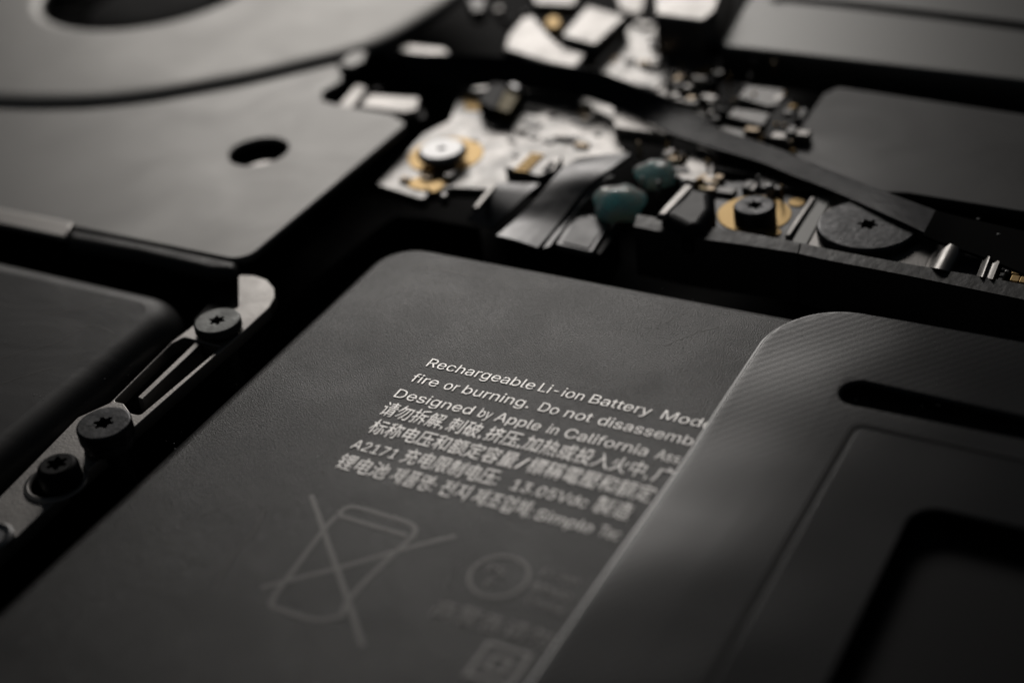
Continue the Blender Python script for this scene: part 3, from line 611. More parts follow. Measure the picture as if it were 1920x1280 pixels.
out = rounded([Vector((-2.712, 1.0)), Vector((1.4, 1.0)), Vector((1.4, 7.18)), Vector((-2.712, 7.18))], [0, 0, 0.1, 0.42], 18)
slot = rounded(A(ZC, (1566, 750), (2100, 857), (2100, 822), (1592, 709)), [0.10, 0, 0, 0.10])
rec = rounded([Vector((-1.565, 1.4)), Vector((1.2, 1.4)), Vector((1.2, 5.72)), Vector((-1.565, 5.72))], [0, 0, 0, 0.14], 10)
rec2 = rounded([Vector((-1.62, 1.3)), Vector((1.25, 1.3)), Vector((1.25, 5.78)), Vector((-1.62, 5.78))], [0, 0, 0, 0.15], 10)
me = slab_me([out, slot, rec2], ZC, 0.045, 0.018, 3)
bm = bmesh.new()
bm.from_mesh(me)
for q, nrm in [((x, 0, 0), (1, 0, 0)) for x in (-2.66, -2.6, -2.5, -2.4, -2.3, -2.2, -2.1, -2.0, -1.9, -1.7, -1.5, -1.0, 0)] + [((0, y, 0), (0, 1, 0)) for y in (7.12, 7.0, 6.85, 6.7, 6.5, 6.3, 6.1, 5.9, 5.6, 5.3, 5.0, 4.6, 4.2, 3.8, 3.0, 2.0)]:
    bmesh.ops.bisect_plane(bm, geom=bm.verts[:] + bm.edges[:] + bm.faces[:], plane_co=q, plane_no=nrm)
for v in bm.verts:
    v.co.z -= DROP(v.co.x, v.co.y)
bm.normal_update()
nor = []
for v in bm.verts:
    n = Vector()
    for f in v.link_faces:
        n += f.normal * f.calc_area()
    nor.append(tuple(n.normalized()))
bm.to_mesh(me)
bm.free()
o = link('film', me, M['cover'], cv, flat=False)
o.data.normals_split_custom_set_from_vertices(nor)
slab('recess_panel', rect(-1.60, 1.3, 1.25, 5.75), 0.012, 0.008, M['black'], cv, bev=0.002)
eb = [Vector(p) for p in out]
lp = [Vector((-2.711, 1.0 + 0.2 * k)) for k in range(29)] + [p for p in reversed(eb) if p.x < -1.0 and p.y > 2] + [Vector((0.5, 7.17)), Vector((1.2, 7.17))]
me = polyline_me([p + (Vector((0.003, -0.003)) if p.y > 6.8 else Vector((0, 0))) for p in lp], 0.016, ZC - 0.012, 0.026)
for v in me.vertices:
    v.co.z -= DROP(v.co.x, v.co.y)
link('bead_or_edge_highlight', me, M['edge'], cv)  # added pale line that paints the highlight along the film edge
slab('raised_panel', rounded([Vector((-1.985, 1.2)), Vector((1.3, 1.2)), Vector((1.3, 6.18)), Vector((-1.985, 6.18))], [0, 0, 0, 0.05]),
     ZC + 0.008, 0.04, M['cover'], cv, bev=0.004, holes=[rec])
slab('rim_line', rounded([Vector((-2.03, 1.2)), Vector((1.35, 1.2)), Vector((1.35, 6.225)), Vector((-2.03, 6.225))], [0, 0, 0, 0.06]),
     ZC + 0.004, 0.01, M['black'], cv, bev=0.003,
     holes=[rounded([Vector((-2.0, 1.22)), Vector((1.32, 1.22)), Vector((1.32, 6.195)), Vector((-2.0, 6.195))], [0, 0, 0, 0.05])])

# ------------------------------------------------------------------ left battery
lb = thing('battery_cell', (-9, 4.2, -0.55), 'plain scuffed charcoal battery at the far left beside the screwed bracket', 'battery')
slab('body', rect(-14, 1.0, -6.13, 6.24), 0.0, 0.55, M['battery2'], lb, bev=0.20, rad=[0.1, 0.1, 0.34, 0.1], res=8)
for pts in ([(-60, 690), (40, 660), (110, 640), (170, 610), (215, 625)], [(0, 720), (60, 700), (100, 690)], [(60, 590), (160, 578), (230, 560)]):
    v = [Vector((p.x, p.y)) for p in A(0.0, *pts)]
    link('scratch', polyline_me(catmull(v, 6), 0.008, 0.0008, 0.001), M['scuff'], lb, smooth=0)

# ------------------------------------------------------------------ fan unit top left
fan = thing('cooling_fan', (-8.5, 9, -0.3), 'grey metal fan housing with a raised curved shell and a round screw hole', 'fan')
ZP = 0.05
edge = A(ZP, (460, 487), (760, 228))
pl = [Vector((-14, 6.60)), Vector((-6.045, 6.585)), Vector((-6.05, 8.56)), at(735, 213, ZP).xy, at(640, 197, ZP).xy, at(606, 188, ZP).xy,
      at(606, 172, ZP).xy, at(643, 152, ZP).xy, at(638, 120, ZP).xy, at(580, 112, ZP).xy, Vector((-9, 11.5)), Vector((-14, 12))]
hp = at(484, 284, ZP)
slab('base_plate', pl, ZP, 0.06, M['plate'], fan, bev=0.018, holes=[circle(hp.x, hp.y, 0.205, 40), circle(-9.72, 10.20, 0.97, 64)],
     rad=[0, 0.14, 0.10, 0.03, 0.05, 0.05, 0.05, 0.10, 0.06, 0, 0, 0])
ZR = 0.11
op = [at(x, y, 0.10).xy for x, y in ((-160, 182), (0, 190), (109, 191), (200, 186), (292, 175), (390, 158), (474, 142), (584, 116), (660, 97), (725, 72), (790, 35), (850, -5), (890, -45))]
op3 = catmull([Vector((p.x, p.y)) for p in op], 6)
cxf, cyf = -9.75, 10.25
last, first = op3[-1], op3[0]
a1 = math.atan2(last.y - cyf, last.x - cxf)
a2 = math.atan2(first.y - cyf, first.x - cxf) + (2 * math.pi if math.atan2(first.y - cyf, first.x - cxf) < a1 else 0)
r1, r2 = (last - Vector((cxf, cyf))).length, (first - Vector((cxf, cyf))).length
for k in range(1, 30):
    t = k / 30
    rr = r1 * (1 - t) + r2 * t
    op3.append(Vector((cxf + rr * math.cos(a1 + (a2 - a1) * t), cyf + rr * math.sin(a1 + (a2 - a1) * t))))
ci = at(225, 60, ZR)


def resample(loop, n):
    lp = list(loop) + [loop[0]]
    ds = [0]
    for a, b in zip(lp, lp[1:]):
        ds.append(ds[-1] + (b - a).length)
    o, j = [], 0
    for k in range(n):
        t = ds[-1] * k / n
        while ds[j + 1] < t:
            j += 1
        o.append(lp[j].lerp(lp[j + 1], (t - ds[j]) / max(ds[j + 1] - ds[j], 1e-9)))
    return o


fc = Vector((-9.72, 10.20))
outl = resample(op3, 240)
outl = sorted(outl, key=lambda p: math.atan2(p.y - fc.y, p.x - fc.x))
rings = []
for f, zz in [(0, ZR - 0.10)] + [(0.17 * (1 - math.cos(i * math.pi / 14)), ZR - 0.055 + 0.055 * math.sin(i * math.pi / 14)) for i in range(8)]:
    rings.append([(p.x - (p - fc).normalized().x * f, p.y - (p - fc).normalized().y * f, zz) for p in outl])
for f, zz in [(0.94 + 0.10 * (1 - math.sin(i * math.pi / 10)), ZR - 0.05 + 0.05 * math.cos(i * math.pi / 10)) for i in range(6)] + [(0.94, ZR - 0.14)]:
    rings.append([(fc.x + (p - fc).normalized().x * f, fc.y + (p - fc).normalized().y * f, zz) for p in outl])
nn = len(outl)
me = mesh([v for g in rings for v in g], [(i * nn + k, i * nn + (k + 1) % nn, (i + 1) * nn + (k + 1) % nn, (i + 1) * nn + k) for i in range(len(rings) - 1) for k in range(nn)])
link('shell', me, M['ring'], fan, smooth=60)
tail = A(0.07, (632, 125), (655, 100), (690, 96), (682, 118), (660, 128))
slab('shell_tab', tail, 0.08, 0.06, M['plate'], fan, bev=0.02, rad=0.03)
link('hub', lathe_me(-9.64, 10.06, [(0.55, -0.25), (0.55, -0.05), (0.5, -0.02), (0.2, -0.01)]), M['floor'], fan)
for k in range(24):
    a = 2 * math.pi * k / 24
    p0 = Vector((-9.64 + 0.56 * math.cos(a), 10.06 + 0.56 * math.sin(a)))
    p1 = Vector((-9.64 + 1.3 * math.cos(a + 0.25), 10.06 + 1.3 * math.sin(a + 0.25)))
    link('blade', slab_me([stroke_loop(p0, p1, 0.03)], -0.04, 0.22), M['floor'], fan)
slab('gasket', A(0.04, (128, 428), (300, 462), (446, 492), (442, 512), (390, 509), (260, 478), (126, 452)), 0.055, 0.12, M['tape'], fan, bev=0.05,
     rad=[0, 0, 0.05, 0.05, 0, 0, 0], res=4)
slab('foil_strip', A(0.06, (-200, 352), (138, 418), (122, 446), (-200, 378)), 0.065, 0.05, M['bracket'], fan, bev=0.015)

tag(slab('screw_post', circle(hp.x + 0.09, hp.y - 0.10, 0.15, 32), -0.03, 0.4, M['silver'], fan, bev=0.02), )

# ------------------------------------------------------------------ bracket with three screws
ZB = 0.0
br = thing('mounting_bracket', (-5.8, 4.8, -0.4), 'narrow slotted grey metal bracket between the two charcoal batteries', 'bracket')
bo = A(ZB, (-260, 1165), (0, 930), (145, 782), (205, 755), (322, 640), (362, 610), (446, 576), (446, 515), (476, 516), (500, 524), (514, 540), (515, 558), (505, 576), (460, 618), (425, 648), (250, 802), (0, 1035), (-260, 1275))
sl1 = A(ZB, (213, 752), (322, 644), (345, 632), (414, 650), (262, 778), (245, 774), (232, 756))
slab('strip', bo, ZB, 0.08, M['bracket'], br, bev=0.006, rad=[0, 0, 0.02, 0.02, 0.02, 0.02, 0.02, 0.02, 0.06, 0.06, 0.06, 0.06, 0.06, 0.03, 0.02, 0.02, 0, 0],
     holes=[rounded(sl1, 0.02, 3)])
slab('slot_bar', [p.xy for p in (at(258, 744, -0.01), at(366, 642, -0.01), at(375, 645, -0.01), at(267, 748, -0.01))], -0.01, 0.2, M['bracket'], br, bev=0.004)
slab('mount_post', A(-0.08, (440, 512), (360, 600), (430, 620), (505, 545)), -0.085, 0.4, M['black'], br)
slab('mount_post', A(-0.08, (200, 760), (40, 900), (80, 930), (245, 800)), -0.085, 0.4, M['black'], br)
pr = at(105, 905, ZB)
link('ring_boss', lathe_me(pr.x, pr.y, [(0.13, 0.001), (0.17, 0.001), (0.165, 0.012), (0.145, 0.018), (0.135, 0.012), (0.13, 0.001)]), M['bracket'], br)
pr2 = at(-12, 1015, ZB)
link('ring_boss', lathe_me(pr2.x, pr2.y, [(0.06, 0.001), (0.11, 0.001), (0.11, 0.03), (0.09, 0.045), (0.06, 0.03)]), M['white'], br)
GS = 'dark star-socket screws in the bracket'
screw('star_screw', 407, 600, 0.07, 0.140, 0.055, 0.050, M['greyscrew'], 'flat grey star-socket screw at the top end of the slotted bracket', GS, dome=0.012)
screw('star_screw', 194, 792, 0.15, 0.148, 0.09, 0.056, M['screw'], 'wide black star-socket screw in the middle of the bracket, below the slots', GS, a0=0.35, step=0.138, dome=0.012)
screw('star_screw', 106, 868, 0.14, 0.110, 0.12, 0.058, M['black'], 'small black domed screw nearest the camera on the left bracket', GS, a0=0.1, dome=0.035)

# rib of the case around the battery
rib = slab('case_rib', [at(-300, 1250, -0.3).xy, at(190, 852, -0.3).xy, at(700, 433, -0.3).xy, at(740, 405, -0.3).xy, at(800, 408, -0.3).xy, at(900, 425, -0.3).xy,
                        at(900, 432, -0.3).xy, at(800, 417, -0.3).xy, at(748, 415, -0.3).xy, at(706, 441, -0.3).xy, at(196, 858, -0.3).xy, at(-300, 1262, -0.3).xy],
           -0.3, 0.3, M['matte'], None, bev=0.01)
tag(rib, 'thin black case rib running along the left side of the text battery', 'rib')

# ------------------------------------------------------------------ circuit board, left part
ZB1 = -0.08
pcb = thing('circuit_board', (-4.6, 9, -0.3), 'bright silvery circuit board with gold ring and pads behind the text battery', 'circuit board')
slab('board', A(ZB1, (703, 346), (795, 376), (806, 360), (850, 352), (925, 356), (1018, 348), (1100, 325), (1172, 285), (1160, 245), (1150, 190), (1090, 150), (980, 140), (872, 170), (858, 186), (842, 226), (792, 252)),
     ZB1, 0.08, M['pcb'], pcb, bev=0.012, rad=[0.05, 0.03, 0.02, 0.02, 0.02, 0.02, 0.02, 0.03, 0.02, 0.02, 0.02, 0.02, 0.04, 0.04, 0.06, 0.05])
g = at(836, 292, ZB1)
link('gold_ring', slab_me([circle(g.x, g.y, 0.265), circle(g.x, g.y, 0.14)], ZB1 + 0.006, 0.01, 0.003), M['gold'], pcb)


def pad(name, z, pts, t, m, rad=0.02, bev=0.006, parent=None, label=None):
    o = slab(name, A(z, *pts), z, t, m, parent or pcb, bev=bev, rad=rad)
    if label:
        o['label'] = label
    return o


pad('gold_pad', ZB1 + 0.008, [(866, 178), (880, 176), (930, 203), (925, 210), (872, 205)], 0.012, M['gold'])
pad('gold_pad', ZB1 + 0.007, [(755, 340), (790, 330), (838, 332), (840, 345), (800, 358), (770, 352)], 0.01, M['gold'])
pad('gold_pad', ZB1 + 0.02, [(796, 348), (828, 336), (832, 350), (812, 362)], 0.04, M['gold'])
pad('chip', 0.03, [(896, 188), (922, 154), (952, 158), (928, 206)], 0.10, M['chip'])
pad('chip', 0.02, [(922, 200), (948, 164), (978, 172), (954, 212)], 0.09, M['olive'])
pad('capacitor', 0.05, [(945, 158), (965, 152), (982, 162), (968, 172)], 0.12, M['white'], 0.05, 0.03)
pad('capacitor', 0.0, [(822, 360), (838, 356), (842, 366), (826, 372)], 0.08, M['silver'], 0.03, 0.02)
# connector with gold contacts
pad('connector', 0.0, [(945, 312), (985, 285), (1055, 290), (1040, 318), (1010, 330)], 0.09, M['pcb'])
for k in range(7):
    y0 = 286 + k * 5.0
    x0 = 1008 - k * 5.0
    pad('contact', 0.012, [(x0 - 14, y0), (x0 + 12, y0 + 3), (x0 + 11, y0 + 6), (x0 - 15, y0 + 3)], 0.012, M['gold'], 0.0, 0.002)
pad('connector_gap', 0.008, [(1018, 318), (1032, 302), (1040, 304), (1026, 321)], 0.012, M['black'], 0.0, 0.002)
for (x, y, s) in ((925, 236, 16), (946, 232, 12), (1000, 230, 20), (1086, 228, 16), (1100, 232, 12), (1000, 254, 12), (1030, 262, 15), (1048, 258, 12), (1090, 266, 18), (960, 262, 10),
                  (1060, 205, 14), (1010, 205, 12), (1120, 250, 9), (890, 262, 9), (968, 290, 9)):
    pad('component', ZB1 + 0.010, [(x - s, y), (x - s * 0.2, y - s * 0.5), (x + s, y), (x + s * 0.2, y + s * 0.5)], 0.014, M['soldermark'], 0.015, 0.008)
pad('shield_edge', 0.0, [(1150, 214), (1170, 214), (1262, 244), (1250, 252), (1152, 238)], 0.10, M['bracket'])

# upper shields and connectors of the board
pad('shield_plate', 0.10, [(942, 92), (950, 66), (978, 33), (1002, 28), (1030, 62), (1050, 82), (1106, 96), (1080, 130), (1020, 116)], 0.12, M['silver'], 0.04, 0.03)
pad('shield_plate', 0.16, [(1048, 68), (1100, 8), (1178, 30), (1118, 86)], 0.14, M['silver'], 0.04, 0.03)
pad('gold_post', 0.14, [(1018, 40), (1030, 28), (1050, 30), (1056, 44), (1044, 54), (1026, 52)], 0.12, M['gold'], 0.06, 0.03)
pad('shield_plate', 0.02, [(1112, 132), (1165, 80), (1162, 52), (1240, 44), (1246, 90), (1345, 104), (1325, 150), (1303, 206), (1215, 168)], 0.12, M['pcb'], 0.04, 0.02)
pad('shield_plate', 0.34, [(1222, -60), (1372, -60), (1345, 20), (1320, 40), (1228, 28)], 0.40, M['silver'], 0.04, 0.03)
pad('shield_plate', 0.14, [(985, -30), (1100, -40), (1080, 12), (1002, 8)], 0.12, M['silver'], 0.04, 0.03)
pad('shield_plate', 0.06, [(1150, -20), (1216, -20), (1208, 24), (1188, 28), (1160, 18)], 0.12, M['bracket'], 0.04, 0.03)
pad('component', 0.06, [(872, -6), (915, -6), (908, 20), (885, 24)], 0.12, M['greychip'], 0.05, 0.03)
pad('connector', 0.0, [(722, 88), (735, 80), (836, 90), (845, 102), (832, 114), (726, 100)], 0.12, M['bracket'], 0.03, 0.02)
pad('connector', 0.0, [(632, 200), (668, 158), (688, 164), (656, 208)], 0.08, M['bracket'], 0.02, 0.01)
pad('connector', 0.0, [(672, 200), (690, 176), (788, 182), (784, 206), (760, 212)], 0.08, M['bracket'], 0.03, 0.02)
pad('component', -0.05, [(770, 208), (795, 205), (800, 220), (780, 226)], 0.08, M['chip'], 0.03, 0.01)
for (x, y, r, zz, m) in ((1228, 122, 0.05, 0.05, 'silver'), (1208, 120, 0.05, 0.045, 'silver'), (1292, 146, 0.05, 0.05, 'gold'), (1308, 136, 0.05, 0.05, 'gold'), (1328, 128, 0.05, 0.05, 'gold'), (1330, 146, 0.06, 0.07, 'silver'),
                      (1350, 74, 0.018, 0.11, 'white'), (1366, 96, 0.012, 0.05, 'gold'), (1332, 342, 0.035, 0.02, 'white'), (1312, 334, 0.03, 0.02, 'gold'), (1444, 346, 0.03, 0.06, 'white'),
                      (1488, 198, 0.04, 0.06, 'gold'), (1337, 208, 0.05, 0.06, 'silver'), (1324, 178, 0.05, 0.06, 'silver'), (1335, 190, 0.04, 0.08, 'silver'), (1262, 420, 0.02, 0.0, 'white'), (1283, 336, 0.03, 0.06, 'white')):
    p = at(x, y, zz)
    link('solder_dot', lathe_me(p.x, p.y, [(r, zz - 0.12), (r, zz - r * 0.6), (r * 0.85, zz - r * 0.25), (r * 0.5, zz - 0.05 * r), (r * 0.12, zz)], 16), M[m], pcb)
# stacked dark connectors with grey tops
for (pts, zz) in (([(1382, 182), (1400, 160), (1472, 168), (1462, 196), (1440, 200)], 0.06), ([(1362, 218), (1376, 202), (1446, 212), (1432, 236)], 0.06), ([(1340, 250), (1356, 236), (1412, 246), (1404, 266)], 0.02)):
    pad('connector', zz, pts, 0.16, M['greychip'], 0.02, 0.012)
pad('chip', 0.05, [(1446, 214), (1476, 178), (1500, 214), (1476, 250), (1430, 262)], 0.2, M['chip'], 0.03, 0.01)
pad('component', 0.02, [(1482, 224), (1500, 200), (1518, 204), (1500, 234)], 0.1, M['greychip'], 0.03, 0.02)
pad('clip_plate', 0.0, [(1262, 330), (1290, 300), (1310, 272), (1334, 270), (1340, 310), (1336, 336), (1300, 340)], 0.10, M['bracket'], 0.02, 0.01)
pad('chip', 0.0, [(1338, 318), (1348, 268), (1436, 290), (1418, 330)], 0.18, M['chip'], 0.02, 0.01)
pad('board', -0.04, [(1336, 342), (1342, 326), (1448, 318), (1446, 358), (1440, 362)], 0.06, M['greychip'], 0.02, 0.01, label='grey strip of circuit board under a black chip')

# ------------------------------------------------------------------ circuit board, right part
ZB2 = -0.025
pad('board', ZB2, [(1240, 412), (1320, 345), (1400, 340), (1500, 366), (1600, 362), (1750, 430), (2040, 500), (2010, 600), (1800, 540), (1540, 480), (1330, 424)], 0.07, M['darkpcb'], 0.02, 0.006,
    label='dark blue-grey strip of circuit board with gold ring and dots')
g2 = at(1414, 402, ZB2)
link('gold_ring', slab_me([circle(g2.x, g2.y, 0.228), circle(g2.x, g2.y, 0.12)], ZB2 + 0.006, 0.01, 0.003), M['gold'], pcb)
for x, y in ((1494, 380), (1449, 436)):
    p = at(x, y, ZB2)
    slab('gold_pad', circle(p.x, p.y, 0.052, 24), ZB2 + 0.006, 0.01, M['gold'], pcb, bev=0.003)
pad('ridge', ZB2 + 0.05, [(1472, 440), (1520, 368), (1530, 370), (1482, 442)], 0.06, M['bracket'], 0.0, 0.01)
pad('shield_strip', ZB2 + 0.03, [(1484, 452), (1532, 366), (1562, 368), (1512, 460)], 0.04, M['heat'], 0.0, 0.006)
pad('shield_plate', ZB2 + 0.02, [(1500, 470), (1562, 364), (1640, 362), (1700, 420), (1770, 448), (1748, 505), (1640, 500), (1545, 478)], 0.04, M['silver'], 0.02, 0.006)
# spring clips and gold contacts at the right end
rc = [at(x, y, z) for x, y, z in ((1758, 452, -0.01), (1775, 455, 0.05), (1790, 460, 0.06), (1803, 467, 0.04), (1812, 472, -0.01))]
rd = [at(x, y, z) for x, y, z in ((1734, 500, -0.01), (1751, 502, 0.05), (1766, 505, 0.06), (1779, 509, 0.04), (1788, 512, -0.01))]
link('spring_clip', ribbon_me(rc, rd, 0.015), M['silver'], pcb)
rc = [at(x, y, z) for x, y, z in ((1846, 478, 0.02), (1856, 481, 0.05), (1864, 485, 0.03), (1874, 490, 0.05))]
rd = [at(x, y, z) for x, y, z in ((1831, 517, 0.02), (1842, 519, 0.05), (1850, 521, 0.03), (1861, 523, 0.05))]
link('spring_clip', ribbon_me(rc, rd, 0.015), M['silver'], pcb)
for (x, y) in ((1908, 507), (1905, 520), (1922, 523), (1902, 534)):
    pad('gold_pad', ZB2 + 0.05, [(x - 12, y + 5), (x - 7, y - 6), (x + 9, y - 3), (x + 4, y + 8)], 0.02, M['gold'], 0.008, 0.004)
for (x, y) in ((1884, 502), (1880, 514), (1876, 524), (1890, 506)):
    pad('component', ZB2 + 0.05, [(x - 8, y + 3), (x - 4, y - 5), (x + 7, y - 3), (x + 3, y + 5)], 0.04, M['greychip'], 0.008, 0.01)

def under_cable(x, y, mg=16):
    """the parts that the long cable would press on are left off"""
    def lin(t):
        for (xa, ya), (xb, yb) in zip(t, t[1:]):
            if xa <= x <= xb:
                return ya + (yb - ya) * (x - xa) / (xb - xa)
        return -999
    lo = lin(((640, 60), (850, 102), (1040, 120), (1120, 134), (1262, 192), (1312, 214), (1395, 257), (1600, 336), (1765, 398)))
    hi = lin(((640, 130), (850, 160), (1040, 172), (1160, 206), (1258, 250), (1310, 268), (1480, 326), (1738, 438)))
    return lo - 4 < y < hi + mg


pad('board', -0.02, [(1238, 150), (1250, 96), (1346, 104), (1350, 200), (1332, 246), (1300, 214)], 0.08, M['pcb'], 0.02, 0.008, label='pale patch of circuit board crowded with tiny parts')
# many small soldered parts in the blurred area
rg = random.Random(11)
for (x0, x1, y0, y1, z0, n) in ((1150, 1325, 70, 170, 0.0, 16), (1265, 1345, 140, 262, 0.05, 22), (1340, 1500, 150, 270, 0.03, 12), (900, 1140, 195, 280, ZB1 - 0.014, 12), (1250, 1350, 270, 345, -0.02, 12),
                                (720, 860, 320, 350, ZB1 - 0.01, 3), (640, 900, 90, 215, -0.1, 8), (1330, 1480, 345, 372, ZB2 + 0.002, 7), (900, 1240, 20, 130, 0.0, 14)):
    for _ in range(n):
        x, y = rg.uniform(x0, x1), rg.uniform(y0, y1)
        if under_cable(x, y):
            continue
        c0 = at(x, y, z0).xy
        a_, b_ = rg.choice(((0.05, 0.028), (0.035, 0.02), (0.07, 0.04), (0.028, 0.05), (0.03, 0.03)))
        hgt = rg.uniform(0.02, 0.05)
        slab('component', rect(c0.x - a_, c0.y - b_, c0.x + a_, c0.y + b_), z0 + hgt, hgt + 0.06, M[rg.choice(('soldermark', 'greychip', 'chip', 'silver', 'pcb', 'tan', 'soldermark', 'bracket', 'tan'))], pcb, bev=0.008)
for _ in range(64):
    x, y = rg.uniform(1190, 1500), rg.uniform(90, 350)
    if under_cable(x, y, 14):
        continue
    zz = rg.uniform(0.04, 0.09)
    p = at(x, y, zz)
    rr = rg.uniform(0.009, 0.019)
    link('solder_dot', lathe_me(p.x, p.y, [(rr, zz - 0.12), (rr, zz - rr * 0.6), (rr * 0.85, zz - rr * 0.25), (rr * 0.5, zz - 0.05 * rr), (rr * 0.12, zz)], 12), M[rg.choice(('white', 'white', 'gold', 'gold', 'tan'))], pcb)

# screws on the boards
screw('board_screw', 828, 278, 0.02, 0.172, 0.05, 0.036, M['white'], 'bright white screw standing in the gold ring of the silvery board', 'screws on the circuit boards', dome=0.03, shank=0.2)
screw('board_screw', 1415, 384, 0.085, 0.130, 0.12, 0.055, M['screw'], 'short dark screw standing in the gold ring of the dark board strip', 'screws on the circuit boards', dome=0.02, shank=0.15, a0=0.0)
screw('board_screw', 1627, 420, 0.05, 0.300, 0.08, 0.062, M['screw'], 'large flat dark disc screw partly under the black cable', 'screws on the circuit boards', dome=0.02, shank=0.2, a0=0.1)

# inductor
ind = thing('inductor', at(1285, 395, -0.1), 'black barrel-shaped inductor with a silver side highlight between teal beads and gold ring', 'inductor')
M['gloss'] = mat('glossy_black_coating', (0.010, 0.011, 0.013), 0.38, 0.0, 0.25, grain=(8, 0.2, 0.01))
slab('body', A(0.10, (1236, 403), (1288, 345), (1340, 356), (1342, 392), (1318, 426), (1286, 428)), 0.10, 0.22, M['gloss'], ind, bev=0.07, rad=[0.05, 0.05, 0.05, 0.12, 0.1, 0.05], res=6)
slab('end_strip', A(0.02, (1226, 408), (1236, 400), (1290, 412), (1284, 424)), -0.03, 0.06, M['yellow'], ind, bev=0.01)
slab('end_strip', A(0.02, (1308, 346), (1318, 340), (1342, 348), (1334, 356)), 0.0, 0.06, M['yellow'], ind, bev=0.01)
slab('side_highlight', A(0.105, (1230, 402), (1284, 343), (1304, 348), (1250, 405)), 0.107, 0.05, M['silver'], ind, bev=0.02)  # silver strip laid over the left bevel to imitate its lit flank

# teal beads
for (x, y, r, lab) in ((1162, 381, 0.155, 'larger teal resin bead beside the short flap connector'), (1230, 328, 0.122, 'smaller teal resin bead behind the larger one')):
    p = at(x, y, 0.0)
    bm = bmesh.new()
    bmesh.ops.create_icosphere(bm, subdivisions=4, radius=1)
    for v in bm.verts:
        k = 1 + 0.24 * noise.noise(v.co * 1.5 + Vector((x, 0, 0)))
        v.co = Vector((v.co.x * r * 1.08 * k, v.co.y * r * 0.95 * k, v.co.z * r * 0.75 * k))
        v.co += Vector((p.x, p.y, 0.0))
    me = bpy.data.meshes.new('bead')
    bm.to_mesh(me)
    bm.free()
    o = link('resin_bead', me, M['teal'], None, smooth=80)
    tag(o, lab, 'resin bead', 'teal resin beads')

# ------------------------------------------------------------------ flat cables
def pts3(*q):
    return [at(x, y, z) for x, y, z in q]


rb = thing('ribbon_cable', at(1000, 400, -0.3), 'bent grey ribbon cable arching down from the silvery board', 'ribbon cable')
link('strip', ribbon_me(pts3((1085, 296, 0.03), (1058, 312, 0.06), (1034, 338, 0.05), (1002, 376, 0.01), (968, 410, -0.03), (931, 441, -0.035)),
                        pts3((1182, 288, 0.03), (1150, 312, 0.06), (1116, 335, 0.06), (1086, 366, 0.02), (1050, 414, -0.03), (1008, 464, -0.035)), 0.02, bow=0.008), M['ribbon'], rb)
link('backing_strip', ribbon_me(pts3((1140, 330, 0.04), (1114, 342, 0.035), (1088, 370, 0.0), (1056, 412, -0.045), (1018, 465, -0.05)),
                                pts3((1150, 328, 0.04), (1124, 344, 0.035), (1098, 374, 0.0), (1066, 414, -0.045), (1030, 462, -0.05)), 0.02), M['ribbon'], rb)
rb2 = thing('ribbon_cable', at(930, 400, -0.3), 'shadowed flat cable dropping from the board edge left of the bent ribbon', 'ribbon cable')
link('strip', ribbon_me(pts3((934, 342, -0.03), (920, 356, -0.035), (900, 380, -0.07), (874, 412, -0.15)),
                        pts3((1012, 344, -0.03), (988, 364, -0.035), (956, 396, -0.07), (922, 430, -0.15)), 0.02), M['ribbon'], rb2)
slab('bead_or_edge_highlight', A(-0.03, (922, 346), (932, 348), (896, 392), (886, 389)), -0.025, 0.03, M['silver'], rb2, bev=0.01)
fl = thing('flap_connector', at(1100, 440, -0.35), 'small dark grey flap connector in front of the larger teal bead', 'connector')
slab('flap', A(-0.06, (1080, 396), (1148, 410), (1112, 474), (1040, 458)), -0.06, 0.05, M['ribbon'], fl, bev=0.012, rad=0.02)
slab('flap_inset', A(-0.055, (1082, 404), (1138, 416), (1104, 466), (1054, 454)), -0.053, 0.008, M['darkpcb'], fl, bev=0.003, rad=0.01)
slab('flap_wing', A(-0.08, (1152, 418), (1166, 424), (1126, 478), (1114, 474)), -0.08, 0.04, M['black'], fl, bev=0.008, rad=0.01)
slab('flap_base', A(-0.2, (1070, 400), (1160, 420), (1130, 470), (1040, 455)), -0.2, 0.3, M['black'], fl, bev=0.01)

# long black cable crossing the boards
lc = thing('flat_cable', at(1400, 280, 0.0), 'long black woven flat cable crossing over the circuit boards', 'cable')
up = pts3((640, 60, -0.10), (760, 96, 0.05), (850, 102, 0.14), (950, 108, 0.13), (1040, 120, 0.14), (1120, 134, 0.15), (1200, 166, 0.15), (1262, 192, 0.14), (1312, 214, 0.12), (1345, 238, 0.09), (1395, 257, 0.07), (1457, 278, 0.065), (1530, 308, 0.068), (1600, 336, 0.07), (1680, 367, 0.08), (1765, 398, 0.075))
dn = pts3((640, 130, -0.25), (760, 150, -0.12), (850, 160, -0.06), (950, 164, -0.06), (1040, 172, -0.05), (1085, 180, -0.045), (1160, 206, -0.02), (1210, 226, 0.02), (1258, 250, 0.06), (1318, 271, 0.07), (1424, 303, 0.06), (1480, 326, 0.06), (1548, 352, 0.06), (1603, 376, 0.065), (1676, 409, 0.075), (1738, 438, 0.07))
link('woven_strip', ribbon_me(up, dn, 0.022, sub=8, across=6, bow=0.004), M['cable'], lc)
u2 = pts3((1754, 394, 0.102), (1800, 406, 0.085), (1880, 424, 0.085), (2000, 450, 0.085))
d2 = pts3((1730, 440, 0.098), (1775, 458, 0.06), (1850, 484, 0.04), (1960, 530, 0.03))
link('end_sleeve', ribbon_me(u2, d2, 0.02, bow=0.0), M['sleeve'], lc)

